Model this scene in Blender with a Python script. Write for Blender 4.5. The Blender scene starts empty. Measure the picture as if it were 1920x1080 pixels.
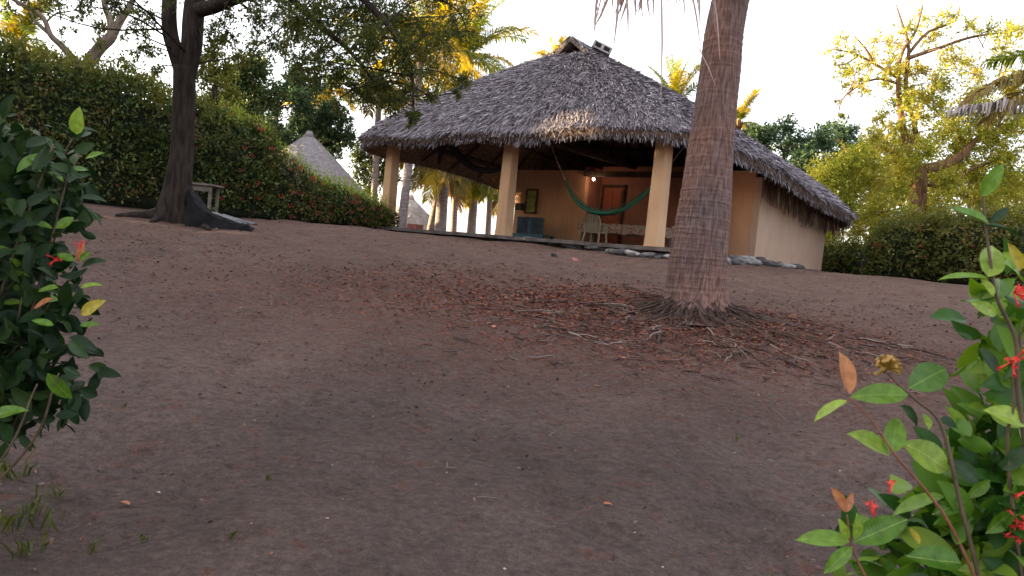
import bpy, bmesh, math
import numpy as np
from mathutils import Vector, Matrix, Euler

R = math.radians
rng = np.random.default_rng(11)
scene = bpy.context.scene

# ------------------------------------------------------------------ camera
CAM = np.array([0.0, 0.0, 1.5])
FPX = 1440.0
cam_d = bpy.data.cameras.new('camera')
cam = bpy.data.objects.new('camera', cam_d)
scene.collection.objects.link(cam)
cam_d.sensor_width = 36.0
cam_d.lens = 36.0 * FPX / 1920.0
cam_d.clip_start = 0.05
cam_d.clip_end = 3000
CAMROT = Matrix.Rotation(R(90 - 2.4), 3, 'X') @ Matrix.Rotation(R(5.5), 3, 'Z')
cam.matrix_world = Matrix.Translation(Vector(CAM)) @ CAMROT.to_4x4()
cam_d.dof.use_dof = True
cam_d.dof.focus_distance = 12.0
cam_d.dof.aperture_fstop = 10.0
scene.camera = cam

# ------------------------------------------------------------------ sky, sun, exposure
SUN_EL, SUN_AZ = 8.5, 173.0          # azimuth measured from +X, anticlockwise
SUN = np.array([math.cos(R(SUN_EL)) * math.cos(R(SUN_AZ)),
                math.cos(R(SUN_EL)) * math.sin(R(SUN_AZ)), math.sin(R(SUN_EL))])
world = bpy.data.worlds.new('World')
scene.world = world
world.use_nodes = True
wn = world.node_tree
bg = wn.nodes['Background']
sky = wn.nodes.new('ShaderNodeTexSky')
sky.sky_type = 'NISHITA'
sky.sun_disc = False
sky.sun_elevation = R(SUN_EL)
sky.sun_rotation = R(90 - SUN_AZ)
sky.air_density = 0.8
sky.dust_density = 3.0
sky.ozone_density = 0.6
veil = wn.nodes.new('ShaderNodeMix')          # thin even veil of bright haze over the whole sky
veil.data_type = 'RGBA'
veil.inputs[0].default_value = 0.6
veil.inputs[7].default_value = (1.80, 1.63, 1.56, 1)
wn.links.new(sky.outputs[0], veil.inputs[6])
wn.links.new(veil.outputs[2], bg.inputs[0])
bg.inputs[1].default_value = 0.15
sun_d = bpy.data.lights.new('sun', 'SUN')
sun_d.energy = 3.4
sun_d.angle = R(0.5)
sun_d.color = (1.0, 0.72, 0.38)
sun = bpy.data.objects.new('sun', sun_d)
scene.collection.objects.link(sun)
sun.rotation_euler = Vector(SUN).to_track_quat('Z', 'Y').to_euler()
sun.location = (-30, 0, 20)
scene.view_settings.view_transform = 'Standard'
scene.view_settings.look = 'None'
scene.view_settings.exposure = 3.0
scene.view_settings.gamma = 1.0
scene.render.engine = 'CYCLES'
scene.cycles.use_denoising = True
scene.cycles.max_bounces = 7
scene.cycles.transparent_max_bounces = 8

# ------------------------------------------------------------------ helpers
def ray(px, py):
    v = CAMROT @ Vector(((px - 960) / FPX, (540 - py) / FPX, -1.0))
    return np.array(v)

def at(px, py, Y):
    """point seen at a pixel of the photograph, at distance Y along the view"""
    d = ray(px, py)
    return CAM + d * (Y / d[1])

def nrm(v):
    v = np.asarray(v, float)
    return v / np.maximum(np.linalg.norm(v, axis=-1, keepdims=True), 1e-9)

def tag(o, label=None, cat=None, group=None, kind=None):
    if label: o['label'] = label
    if cat: o['category'] = cat
    if group: o['group'] = group
    if kind: o['kind'] = kind
    return o

def link(o, parent=None):
    scene.collection.objects.link(o)
    if parent is not None:
        o.parent = parent
    return o

def thing(name, loc, label, cat, group=None, rz=0.0):
    o = bpy.data.objects.new(name, None)
    o.empty_display_size = 0.2
    o.location = tuple(float(c) for c in loc)
    o.rotation_euler = (0, 0, rz)
    return tag(link(o), label, cat, group)

class MB:
    """collects verts and faces of one mesh"""
    def __init__(s):
        s.v = []; s.f = []; s.n = 0; s.mi = []
    def add(s, v, f, mi=0):
        v = np.asarray(v, float).reshape(-1, 3)
        s.v.append(v)
        for q in f:
            s.f.append(tuple(int(i) + s.n for i in q)); s.mi.append(mi)
        s.n += len(v)
    def box(s, c, size, M=None, mi=0):
        x, y, z = np.array(size) / 2.0
        v = np.array([[-x,-y,-z],[x,-y,-z],[x,y,-z],[-x,y,-z],[-x,-y,z],[x,-y,z],[x,y,z],[-x,y,z]])
        if M is not None: v = v @ np.asarray(M).T
        s.add(v + np.asarray(c, float), [(0,3,2,1),(4,5,6,7),(0,1,5,4),(1,2,6,5),(2,3,7,6),(3,0,4,7)], mi)
    def prism(s, poly, z0, z1, mi=0):
        n = len(poly)
        v = [(p[0], p[1], z0) for p in poly] + [(p[0], p[1], z1) for p in poly]
        f = [tuple(range(n))[::-1], tuple(range(n, 2*n))] + [(i, (i+1) % n, n + (i+1) % n, n + i) for i in range(n)]
        s.add(v, f, mi)
    def tube(s, pts, rad, seg=8, lobes=None, mi=0, cap=True):
        pts = np.asarray(pts, float); n = len(pts)
        rad = np.broadcast_to(np.asarray(rad, float), (n,))
        t = nrm(np.gradient(pts, axis=0))
        ref = np.array([1.0, 0, 0]) if abs(t[0][0]) < 0.8 else np.array([0, 1.0, 0])
        a = nrm(np.cross(t[0], ref)); rings = []
        ang = np.arange(seg) * 2 * math.pi / seg
        for i in range(n):
            a = nrm(a - t[i] * np.dot(a, t[i])); b = np.cross(t[i], a)
            rr = rad[i] * (np.ones(seg) if lobes is None else lobes(ang, i / max(1, n - 1)))
            rings.append(pts[i] + rr[:, None] * (np.cos(ang)[:, None] * a + np.sin(ang)[:, None] * b))
        v = np.concatenate(rings); f = []
        for i in range(n - 1):
            for j in range(seg):
                k = (j + 1) % seg
                f.append((i*seg + j, i*seg + k, (i+1)*seg + k, (i+1)*seg + j))
        if cap:
            f.append(tuple(range(seg))[::-1]); f.append(tuple(range((n-1)*seg, n*seg)))
        s.add(v, f, mi)
    def build(s, name, mat, parent=None, smooth=False, loc=None, local=False):
        me = bpy.data.meshes.new(name)
        V = np.concatenate(s.v) if s.v else np.zeros((0, 3))
        org = np.zeros(3)
        if parent is not None and not local:
            org = np.array(parent_origin(parent))
        if loc is not None: org = np.asarray(loc, float)
        me.from_pydata((V - org).tolist(), [], s.f)
        mats = mat if isinstance(mat, (list, tuple)) else [mat]
        for m in mats: me.materials.append(m)
        if len(mats) > 1: me.polygons.foreach_set('material_index', s.mi)
        if smooth: me.polygons.foreach_set('use_smooth', [True] * len(me.polygons))
        me.update()
        o = bpy.data.objects.new(name, me)
        if loc is not None and parent is None: o.location = tuple(org)
        return link(o, parent)

def parent_origin(p):
    """world position of an unrotated chain of parents"""
    l = np.array(p.location)
    while p.parent is not None:
        p = p.parent; l = l + np.array(p.location)
    return l

def smooth_path(pts, n):
    """Catmull-Rom through control points"""
    P = np.asarray(pts, float)
    if len(P) == 2:
        t = np.linspace(0, 1, n)[:, None]; return P[0] * (1 - t) + P[1] * t
    Q = np.vstack([2 * P[0] - P[1], P, 2 * P[-1] - P[-2]])
    out = []
    for u in np.linspace(0, len(P) - 1 - 1e-6, n):
        i = int(u); t = u - i; a, b, c, d = Q[i:i+4]
        out.append(0.5 * ((2*b) + (-a + c)*t + (2*a - 5*b + 4*c - d)*t*t + (-a + 3*b - 3*c + d)*t**3))
    return np.array(out)

FLECK = []     # gaps in the foliage along a sun ray: (point, radius)
def clear_of_flecks(P, pad=0.0):
    keep = np.ones(len(P), bool)
    for q, r in FLECK:
        d = P - q
        t = d @ SUN
        dist = np.linalg.norm(d - t[:, None] * SUN, axis=1)
        keep &= ~((dist < r + pad) & (t > 0.5))
    return keep

def leaf_arrays(P, D, L, W, flat=0.5, up=None):
    """one bent rhombic leaf (two triangles pairs) for each point"""
    n = len(P)
    D = nrm(D)
    rnd = nrm(rng.normal(size=(n, 3)) + np.array([0, 0, flat * 2.0]))
    S = nrm(np.cross(D, rnd))
    N = np.cross(S, D)
    L = np.broadcast_to(L, (n,))[:, None]; W = np.broadcast_to(W, (n,))[:, None]
    v = np.stack([P, P + D*L*0.45 + S*W*0.5 + N*W*0.12, P + D*L - N*L*0.08, P + D*L*0.45 - S*W*0.5 + N*W*0.12], axis=1)
    return v.reshape(-1, 3)

def quads_object(name, V, mat, parent=None, kind=None, local_origin=None):
    V = np.asarray(V, float)
    org = parent_origin(parent) if parent is not None else np.zeros(3)
    V = V - org
    n = len(V) // 4
    me = bpy.data.meshes.new(name)
    me.vertices.add(n * 4); me.loops.add(n * 4); me.polygons.add(n)
    me.vertices.foreach_set('co', V.astype(np.float32).ravel())
    me.loops.foreach_set('vertex_index', np.arange(n * 4, dtype=np.int32))
    me.polygons.foreach_set('loop_start', np.arange(0, n * 4, 4, dtype=np.int32))
    me.materials.append(mat)
    me.update(calc_edges=True); me.validate()
    o = bpy.data.objects.new(name, me)
    if kind: o['kind'] = kind
    return link(o, parent)

# ------------------------------------------------------------------ materials
def newmat(name):
    m = bpy.data.materials.new(name); m.use_nodes = True
    nt = m.node_tree
    return m, nt, nt.nodes['Principled BSDF'], nt.nodes['Material Output']

def ramp(nt, stops):
    r = nt.nodes.new('ShaderNodeValToRGB')
    e = r.color_ramp.elements
    while len(e) < len(stops): e.new(0.5)
    for i, (p, c) in enumerate(stops):
        e[i].position = p; e[i].color = (*c, 1)
    return r

def leafmat(name, cols, transl=0.4, rough=0.5, tcol=None, spec=0.3, patch=0.0):
    m, nt, b, out = newmat(name)
    g = nt.nodes.new('ShaderNodeNewGeometry')
    k = len(cols)
    r = ramp(nt, [(i / max(1, k - 1), c) for i, c in enumerate(cols)])
    if patch:
        # sprays of one plant differ from their neighbours in age and colour
        tc = nt.nodes.new('ShaderNodeTexCoord'); no = nt.nodes.new('ShaderNodeTexNoise'); no.inputs['Scale'].default_value = patch; no.inputs['Detail'].default_value = 3
        nt.links.new(tc.outputs['Object'], no.inputs['Vector'])
        mr = nt.nodes.new('ShaderNodeMapRange'); mr.inputs[1].default_value = 0.3; mr.inputs[2].default_value = 0.7; mr.inputs[3].default_value = -0.3; mr.inputs[4].default_value = 0.35
        nt.links.new(no.outputs[0], mr.inputs[0])
        ma = nt.nodes.new('ShaderNodeMath'); ma.operation = 'MULTIPLY_ADD'; ma.use_clamp = True; ma.inputs[1].default_value = 0.85
        nt.links.new(g.outputs['Random Per Island'], ma.inputs[0]); nt.links.new(mr.outputs[0], ma.inputs[2]); nt.links.new(ma.outputs[0], r.inputs[0])
    else:
        nt.links.new(g.outputs['Random Per Island'], r.inputs[0])
    nt.links.new(r.outputs[0], b.inputs['Base Color'])
    b.inputs['Roughness'].default_value = rough
    b.inputs['Specular IOR Level'].default_value = spec
    if transl > 0:
        t = nt.nodes.new('ShaderNodeBsdfTranslucent')
        hs = nt.nodes.new('ShaderNodeHueSaturation')
        hs.inputs['Value'].default_value = 1.25; hs.inputs['Saturation'].default_value = 1.1
        hs.inputs['Hue'].default_value = 0.49
        nt.links.new(r.outputs[0], hs.inputs['Color'])
        nt.links.new(hs.outputs[0], t.inputs[0])
        mx = nt.nodes.new('ShaderNodeMixShader'); mx.inputs[0].default_value = transl
        nt.links.new(b.outputs[0], mx.inputs[1]); nt.links.new(t.outputs[0], mx.inputs[2])
        nt.links.new(mx.outputs[0], out.inputs[0])
    return m

def noisemat(name, c1, c2, scale=6.0, stretch=(1, 1, 1), rough=0.85, bump=0.3, bdist=0.02, detail=6.0, c3=None, spec=0.2, p=(0.3, 0.7)):
    m, nt, b, out = newmat(name)
    tc = nt.nodes.new('ShaderNodeTexCoord')
    mp = nt.nodes.new('ShaderNodeMapping'); mp.inputs['Scale'].default_value = stretch
    nt.links.new(tc.outputs['Object'], mp.inputs[0])
    n = nt.nodes.new('ShaderNodeTexNoise'); n.inputs['Scale'].default_value = scale; n.inputs['Detail'].default_value = detail
    nt.links.new(mp.outputs[0], n.inputs['Vector'])
    st = [(p[0], c1), (p[1], c2)]
    if c3: st = [(p[0], c1), (0.5, c3), (p[1], c2)]
    r = ramp(nt, st)
    nt.links.new(n.outputs[0], r.inputs[0]); nt.links.new(r.outputs[0], b.inputs['Base Color'])
    b.inputs['Roughness'].default_value = rough
    b.inputs['Specular IOR Level'].default_value = spec
    if bump:
        bp = nt.nodes.new('ShaderNodeBump'); bp.inputs['Strength'].default_value = bump; bp.inputs['Distance'].default_value = bdist
        nt.links.new(n.outputs[0], bp.inputs['Height']); nt.links.new(bp.outputs[0], b.inputs['Normal'])
    return m

M = {}
M['bark'] = noisemat('bark', (0.009, 0.007, 0.006), (0.045, 0.033, 0.027), 7, (2.2, 2.2, 0.5), 0.9, 0.9, 0.05)
M['bark_warm'] = noisemat('bark_warm', (0.08, 0.045, 0.025), (0.26, 0.16, 0.09), 6, (2, 2, 0.5), 0.9, 0.7, 0.04)
M['bark_pale'] = noisemat('bark_pale', (0.09, 0.07, 0.055), (0.22, 0.17, 0.13), 5, (2, 2, 0.6), 0.9, 0.6, 0.03)
M['palm_bark_far'] = noisemat('palm_bark_far', (0.16, 0.13, 0.13), (0.36, 0.31, 0.30), 5, (1, 1, 5), 0.9, 0.6, 0.03)
M['leaf_dark'] = leafmat('leaf_dark', [(0.020, 0.040, 0.014), (0.045, 0.075, 0.020), (0.075, 0.10, 0.024)], 0.3)
M['leaf_hedge'] = leafmat('leaf_hedge', [(0.022, 0.040, 0.014), (0.05, 0.080, 0.022), (0.11, 0.14, 0.03), (0.15, 0.10, 0.04)], 0.3, patch=1.1)
M['leaf_hedge_light'] = leafmat('leaf_hedge_light', [(0.045, 0.065, 0.02), (0.095, 0.125, 0.032), (0.18, 0.19, 0.045), (0.22, 0.15, 0.055)], 0.4, patch=1.1)
M['leaf_lime_lit'] = leafmat('leaf_lime_lit', [(0.12, 0.19, 0.03), (0.22, 0.29, 0.05), (0.32, 0.34, 0.07)], 0.45)  # lime hedge-top leaves, daylight on the top put into the colour
M['leaf_olive'] = leafmat('leaf_olive', [(0.06, 0.08, 0.016), (0.12, 0.13, 0.022), (0.19, 0.18, 0.03)], 0.4, patch=0.9)
M['leaf_blue'] = leafmat('leaf_blue', [(0.028, 0.06, 0.032), (0.05, 0.10, 0.05), (0.09, 0.14, 0.06)], 0.3)
M['leaf_fine'] = leafmat('leaf_fine', [(0.035, 0.05, 0.014), (0.075, 0.092, 0.018), (0.14, 0.14, 0.024)], 0.45, patch=0.8)
M['leaf_yellow'] = leafmat('leaf_yellow', [(0.13, 0.19, 0.03), (0.32, 0.36, 0.05), (0.48, 0.46, 0.08), (0.40, 0.30, 0.09)], 0.5, patch=0.7)
M['frond_green'] = leafmat('frond_green', [(0.06, 0.11, 0.018), (0.13, 0.18, 0.025), (0.22, 0.25, 0.03)], 0.5, 0.4)
M['frond_yellow'] = leafmat('frond_yellow', [(0.26, 0.22, 0.02), (0.40, 0.32, 0.02), (0.48, 0.36, 0.025)], 0.55, 0.4)
M['frond_olive'] = leafmat('frond_olive', [(0.14, 0.11, 0.025), (0.22, 0.15, 0.03), (0.12, 0.12, 0.03)], 0.4, 0.5)
M['frond_dry'] = leafmat('frond_dry', [(0.30, 0.17, 0.09), (0.42, 0.26, 0.14), (0.36, 0.20, 0.10)], 0.3, 0.7)
M['frond_grey'] = leafmat('frond_grey', [(0.20, 0.18, 0.18), (0.34, 0.31, 0.31), (0.27, 0.24, 0.23)], 0.15, 0.8)
M['strip_dry'] = leafmat('strip_dry', [(0.34, 0.25, 0.22), (0.45, 0.34, 0.30), (0.28, 0.20, 0.18)], 0.2, 0.8)
M['dark_core_fill'] = noisemat('dark_core_fill', (0.008, 0.011, 0.006), (0.02, 0.025, 0.012), 9, rough=1.0, bump=0.8, bdist=0.1)  # near-black filler inside the hedges, shade put into its colour
M['red_flower'] = leafmat('red_flower', [(0.30, 0.055, 0.05), (0.40, 0.08, 0.065), (0.34, 0.10, 0.06)], 0.3, 0.6)

# ------------------------------------------------------------------ ground
_ky = np.array([-400, -60, -8, 0, 3, 5, 8, 12, 16, 21, 26, 45, 80, 900.0])
_kz = np.array([-4.0, -3.0, -0.75, 0.03, 0.37, 0.66, 1.05, 1.44, 1.70, 1.87, 1.90, 1.9, 1.6, 0.0])
_fy = np.linspace(-400, 900, 13001)
_fz = np.interp(_fy, _ky, _kz)
_k = np.hanning(41); _k /= _k.sum()
_fz = np.convolve(np.pad(_fz, 20, mode='edge'), _k, mode='valid')
PALM = at(1300, 585, 8.0)
def vnoise(x, y, cell, seed):
    """smooth lattice noise, -1..1"""
    x = np.asarray(x, float) / cell; y = np.asarray(y, float) / cell
    i = np.floor(x); j = np.floor(y); u = x - i; v = y - j
    u = u * u * (3 - 2 * u); v = v * v * (3 - 2 * v)
    def h(a, b):
        t = np.sin(a * 127.1 + b * 311.7 + seed * 74.7) * 43758.5453
        return (t - np.floor(t)) * 2 - 1
    return (h(i, j) * (1 - u) + h(i + 1, j) * u) * (1 - v) + (h(i, j + 1) * (1 - u) + h(i + 1, j + 1) * u) * v
def gz(x, y):
    x = np.asarray(x, float); y = np.asarray(y, float)
    z = np.interp(y, _fy, _fz)
    near = np.exp(-((y - 10) / 25.0) ** 2)
    z = z + near * (0.022 * np.sin(1.1 * x + 0.7 * y) + 0.018 * np.sin(2.3 * x - 1.7 * y + 1) + 0.009 * np.sin(4.7 * x + 3.9 * y)
                    + 0.030 * vnoise(x, y, 1.3, 1) + 0.016 * vnoise(x, y, 0.55, 2) + 0.009 * vnoise(x, y, 0.24, 3))
    r2 = (x - PALM[0]) ** 2 + (y - PALM[1]) ** 2
    z = z + 0.10 * np.exp(-r2 / 1.0)
    return z

def axis(lo, hi, step, far_lo, far_hi):
    a = list(np.arange(lo, hi + 1e-6, step))
    s = step
    while a[-1] < far_hi: s *= 1.35; a.append(a[-1] + s)
    s = step
    while a[0] > far_lo: s *= 1.35; a.insert(0, a[0] - s)
    return np.array(a)

def ground_material():
    m, nt, b, out = newmat('sandy_soil')
    tc = nt.nodes.new('ShaderNodeTexCoord')
    def noise(scale, detail=6, rough=0.6, st=None):
        n = nt.nodes.new('ShaderNodeTexNoise'); n.inputs['Scale'].default_value = scale
        n.inputs['Detail'].default_value = detail; n.inputs['Roughness'].default_value = rough
        if st:
            mp = nt.nodes.new('ShaderNodeMapping'); mp.inputs['Scale'].default_value = st
            nt.links.new(tc.outputs['Object'], mp.inputs[0]); nt.links.new(mp.outputs[0], n.inputs['Vector'])
        else:
            nt.links.new(tc.outputs['Object'], n.inputs['Vector'])
        return n
    def mix(fac, a, bb, blend='MIX'):
        x = nt.nodes.new('ShaderNodeMix'); x.data_type = 'RGBA'; x.blend_type = blend
        if isinstance(fac, float): x.inputs[0].default_value = fac
        else: nt.links.new(fac, x.inputs[0])
        for i, q in ((6, a), (7, bb)):
            if isinstance(q, tuple): x.inputs[i].default_value = (*q, 1)
            else: nt.links.new(q, x.inputs[i])
        return x.outputs[2]
    big = noise(0.55, 5); mid = noise(2.6, 8, 0.65); fine = noise(38, 5, 0.7); grit = noise(160, 2, 0.6); crumb = noise(9, 7, 0.7, (1, 1.5, 1))
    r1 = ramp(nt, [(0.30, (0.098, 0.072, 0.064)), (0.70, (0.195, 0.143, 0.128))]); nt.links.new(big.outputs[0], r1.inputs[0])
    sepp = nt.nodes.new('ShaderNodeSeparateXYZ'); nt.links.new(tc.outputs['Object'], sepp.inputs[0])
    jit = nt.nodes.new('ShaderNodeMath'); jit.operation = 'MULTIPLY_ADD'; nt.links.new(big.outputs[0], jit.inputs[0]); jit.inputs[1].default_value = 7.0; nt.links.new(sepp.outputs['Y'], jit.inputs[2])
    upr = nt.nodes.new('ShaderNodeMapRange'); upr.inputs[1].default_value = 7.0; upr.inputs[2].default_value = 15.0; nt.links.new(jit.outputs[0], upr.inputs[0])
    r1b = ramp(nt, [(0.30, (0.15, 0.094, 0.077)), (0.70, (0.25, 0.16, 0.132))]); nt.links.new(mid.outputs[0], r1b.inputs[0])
    soil = mix(upr.outputs[0], r1.outputs[0], r1b.outputs[0])  # redder soil upslope; the darker lower soil also paints in foreground shade
    # reddish patches of dust and shed bark
    red = noise(6.0, 9, 0.75)
    r2 = ramp(nt, [(0.54, (0, 0, 0)), (0.64, (0.7, 0.7, 0.7))]); nt.links.new(red.outputs[0], r2.inputs[0])
    r3 = ramp(nt, [(0.38, (0, 0, 0)), (0.62, (1, 1, 1))]); nt.links.new(crumb.outputs[0], r3.inputs[0])
    pos = nt.nodes.new('ShaderNodeVectorMath'); pos.operation = 'DISTANCE'
    sc = nt.nodes.new('ShaderNodeMapping'); sc.inputs['Scale'].default_value = (0.62, 1.0, 0.0)
    nt.links.new(tc.outputs['Object'], sc.inputs[0]); nt.links.new(sc.outputs[0], pos.inputs[0])
    pos.inputs[1].default_value = ((PALM[0] - 0.9) * 0.62, PALM[1] - 0.4, 0)
    near = nt.nodes.new('ShaderNodeMapRange'); near.inputs[1].default_value = 0.6; near.inputs[2].default_value = 3.4
    near.inputs[3].default_value = 0.95; near.inputs[4].default_value = 0.0
    nt.links.new(pos.outputs['Value'], near.inputs[0])
    m1 = nt.nodes.new('ShaderNodeMath'); m1.operation = 'MULTIPLY'; nt.links.new(near.outputs[0], m1.inputs[0]); nt.links.new(r3.outputs[0], m1.inputs[1])
    m2 = nt.nodes.new('ShaderNodeMath'); m2.operation = 'MULTIPLY'; nt.links.new(r2.outputs[0], m2.inputs[0]); nt.links.new(r3.outputs[0], m2.inputs[1])
    m3 = nt.nodes.new('ShaderNodeMath'); m3.operation = 'MAXIMUM'; nt.links.new(m1.outputs[0], m3.inputs[0]); nt.links.new(m2.outputs[0], m3.inputs[1])
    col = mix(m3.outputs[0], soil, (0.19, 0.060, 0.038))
    grain = noise(17, 8, 0.75, (0.8, 1.3, 1))
    rgr = ramp(nt, [(0.34, (0.6, 0.6, 0.6)), (0.5, (1, 1, 1)), (0.66, (1.3, 1.28, 1.25))]); nt.links.new(grain.outputs[0], rgr.inputs[0])
    col = mix(0.85, col, rgr.outputs[0], 'MULTIPLY')
    rf = ramp(nt, [(0.3, (0.55, 0.55, 0.55)), (0.7, (1.3, 1.3, 1.3))]); nt.links.new(fine.outputs[0], rf.inputs[0])
    col = mix(0.75, col, rf.outputs[0], 'MULTIPLY')
    rg = ramp(nt, [(0.25, (0.45, 0.45, 0.45)), (0.5, (1, 1, 1)), (0.78, (1.5, 1.45, 1.4))]); nt.links.new(grit.outputs[0], rg.inputs[0])
    col = mix(0.5, col, rg.outputs[0], 'MULTIPLY')
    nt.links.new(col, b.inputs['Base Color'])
    b.inputs['Roughness'].default_value = 0.95; b.inputs['Specular IOR Level'].default_value = 0.15
    add = nt.nodes.new('ShaderNodeMath'); add.operation = 'MULTIPLY_ADD'
    nt.links.new(crumb.outputs[0], add.inputs[0]); add.inputs[1].default_value = 2.4; nt.links.new(fine.outputs[0], add.inputs[2])
    bp = nt.nodes.new('ShaderNodeBump'); bp.inputs['Strength'].default_value = 1.0; bp.inputs['Distance'].default_value = 0.06
    nt.links.new(add.outputs[0], bp.inputs['Height']); nt.links.new(bp.outputs[0], b.inputs['Normal'])
    return m

def build_ground():
    xs = axis(-8, 10, 0.055, -900, 900); ys = axis(0.4, 9, 0.045, -380, 9.01)
    ys = np.concatenate([ys[:-1], axis(9.02, 24, 0.10, 9.02, 880)])
    X, Y = np.meshgrid(xs, ys)
    Z = gz(X, Y)
    fine = np.exp(-((Y - 6) / 14.0) ** 2)
    Z = Z + fine * (0.006 * vnoise(X, Y, 0.11, 5) + rng.normal(0, 0.0022, Z.shape))
    # trodden hollows
    for _ in range(1500):
        cx, cy = rng.uniform(-7, 9), 1.6 + 13 * rng.random() ** 1.3
        a, b, d, th = rng.uniform(0.10, 0.17), rng.uniform(0.05, 0.085), rng.uniform(0.006, 0.022), rng.uniform(0, 3.14)
        i0, i1 = np.searchsorted(xs, [cx - 0.4, cx + 0.4]); j0, j1 = np.searchsorted(ys, [cy - 0.4, cy + 0.4])
        dx = X[j0:j1, i0:i1] - cx; dy = Y[j0:j1, i0:i1] - cy
        p = (dx * math.cos(th) + dy * math.sin(th)) / a; q = (-dx * math.sin(th) + dy * math.cos(th)) / b
        r2 = p * p + q * q
        Z[j0:j1, i0:i1] += -d * np.exp(-r2 ** 2) + 0.4 * d * np.exp(-((np.sqrt(r2) - 1.45) / 0.35) ** 2)
    V = np.stack([X, Y, Z], -1).reshape(-1, 3)
    ny, nx = X.shape
    i = np.arange(ny - 1)[:, None] * nx + np.arange(nx - 1)[None, :]
    F = np.stack([i, i + 1, i + nx + 1, i + nx], -1).reshape(-1, 4)
    me = bpy.data.meshes.new('ground')
    me.vertices.add(len(V)); me.loops.add(F.size); me.polygons.add(len(F))
    me.vertices.foreach_set('co', V.astype(np.float32).ravel())
    me.loops.foreach_set('vertex_index', F.astype(np.int32).ravel())
    me.polygons.foreach_set('loop_start', np.arange(0, F.size, 4, dtype=np.int32))
    me.polygons.foreach_set('use_smooth', np.ones(len(F), bool))
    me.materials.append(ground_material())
    me.update(calc_edges=True)
    o = bpy.data.objects.new('ground', me); link(o)
    tag(o, 'bare brown sandy slope rising to the thatched house', 'ground', kind='structure')
build_ground()

# ------------------------------------------------------------------ the thatched house
HR = np.array([3.03, 17.0]); HU = np.array([-0.766, 0.643]); HV = np.array([0.643, 0.766])
FLOOR = 1.98
HROT = np.array([[HU[0], HV[0], 0], [HU[1], HV[1], 0], [0, 0, 1.0]])
def hp(s, t, z):
    p = HR + HU * s + HV * t
    return np.array([p[0], p[1], z])

PLASTER = noisemat('ochre_plaster', (0.51, 0.325, 0.225), (0.58, 0.385, 0.275), 2.2, (1, 1, 0.6), 0.9, 0.25, 0.01)
def plaster(name, c1, c2, dirt):
    m = noisemat(name, c1, c2, 2.2, (1, 1, 0.6), 0.9, 0.35, 0.012)
    nt = m.node_tree; b = nt.nodes['Principled BSDF']; src = b.inputs['Base Color'].links[0].from_socket
    tc = nt.nodes.new('ShaderNodeTexCoord')
    for st, sc, lo, hi, amt in (((3.0, 3.0, 0.35), 2.0, 0.52, 0.70, 0.45), ((1, 1, 1), 0.9, 0.5, 0.68, 0.35), ((1, 1, 1), 22.0, 0.60, 0.68, 0.35)):
        mp = nt.nodes.new('ShaderNodeMapping'); mp.inputs['Scale'].default_value = st; nt.links.new(tc.outputs['Object'], mp.inputs[0])
        n = nt.nodes.new('ShaderNodeTexNoise'); n.inputs['Scale'].default_value = sc; n.inputs['Detail'].default_value = 7; nt.links.new(mp.outputs[0], n.inputs['Vector'])
        mr = nt.nodes.new('ShaderNodeMapRange'); mr.inputs[1].default_value = lo; mr.inputs[2].default_value = hi; mr.inputs[4].default_value = amt; nt.links.new(n.outputs[0], mr.inputs[0])
        mx = nt.nodes.new('ShaderNodeMix'); mx.data_type = 'RGBA'; nt.links.new(mr.outputs[0], mx.inputs[0]); nt.links.new(src, mx.inputs[6]); mx.inputs[7].default_value = (*dirt, 1)
        src = mx.outputs[2]
    nt.links.new(src, b.inputs['Base Color'])
    return m
PLASTER = plaster('ochre_plaster', (0.44, 0.275, 0.165), (0.50, 0.325, 0.20), (0.31, 0.185, 0.115))
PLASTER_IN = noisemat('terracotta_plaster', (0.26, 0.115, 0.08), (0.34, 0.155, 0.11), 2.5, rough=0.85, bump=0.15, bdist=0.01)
CONCRETE = noisemat('worn_concrete', (0.06, 0.05, 0.047), (0.15, 0.13, 0.122), 3.5, rough=0.9, bump=0.4, bdist=0.02)
THATCH = leafmat('grey_thatch', [(0.070, 0.060, 0.068), (0.155, 0.138, 0.158), (0.235, 0.212, 0.242), (0.41, 0.375, 0.42)], 0.0, 0.9)
THATCH_UNDER = noisemat('brown_thatch', (0.10, 0.066, 0.05), (0.27, 0.19, 0.14), 9, (1, 1, 1), 0.95, 0.8, 0.06)
THATCH_CORE = noisemat('thatch_core', (0.05, 0.043, 0.045), (0.17, 0.15, 0.155), 14, rough=0.95, bump=1.0, bdist=0.06)
TIMBER = noisemat('dark_timber', (0.035, 0.022, 0.016), (0.085, 0.055, 0.038), 6, (1, 1, 1), 0.8, 0.4, 0.02)
DOORWOOD = noisemat('red_door_paint', (0.24, 0.07, 0.04), (0.32, 0.10, 0.055), 3, rough=0.6, bump=0.1)
GREY_BLOCK = noisemat('grey_concrete_block', (0.22, 0.20, 0.205), (0.36, 0.33, 0.335), 9, rough=0.95, bump=0.4, bdist=0.01)

house = thing('thatched_house', hp(4.5, 5, FLOOR), 'ochre veranda house under a large grey palm thatch roof', 'house')

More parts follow.
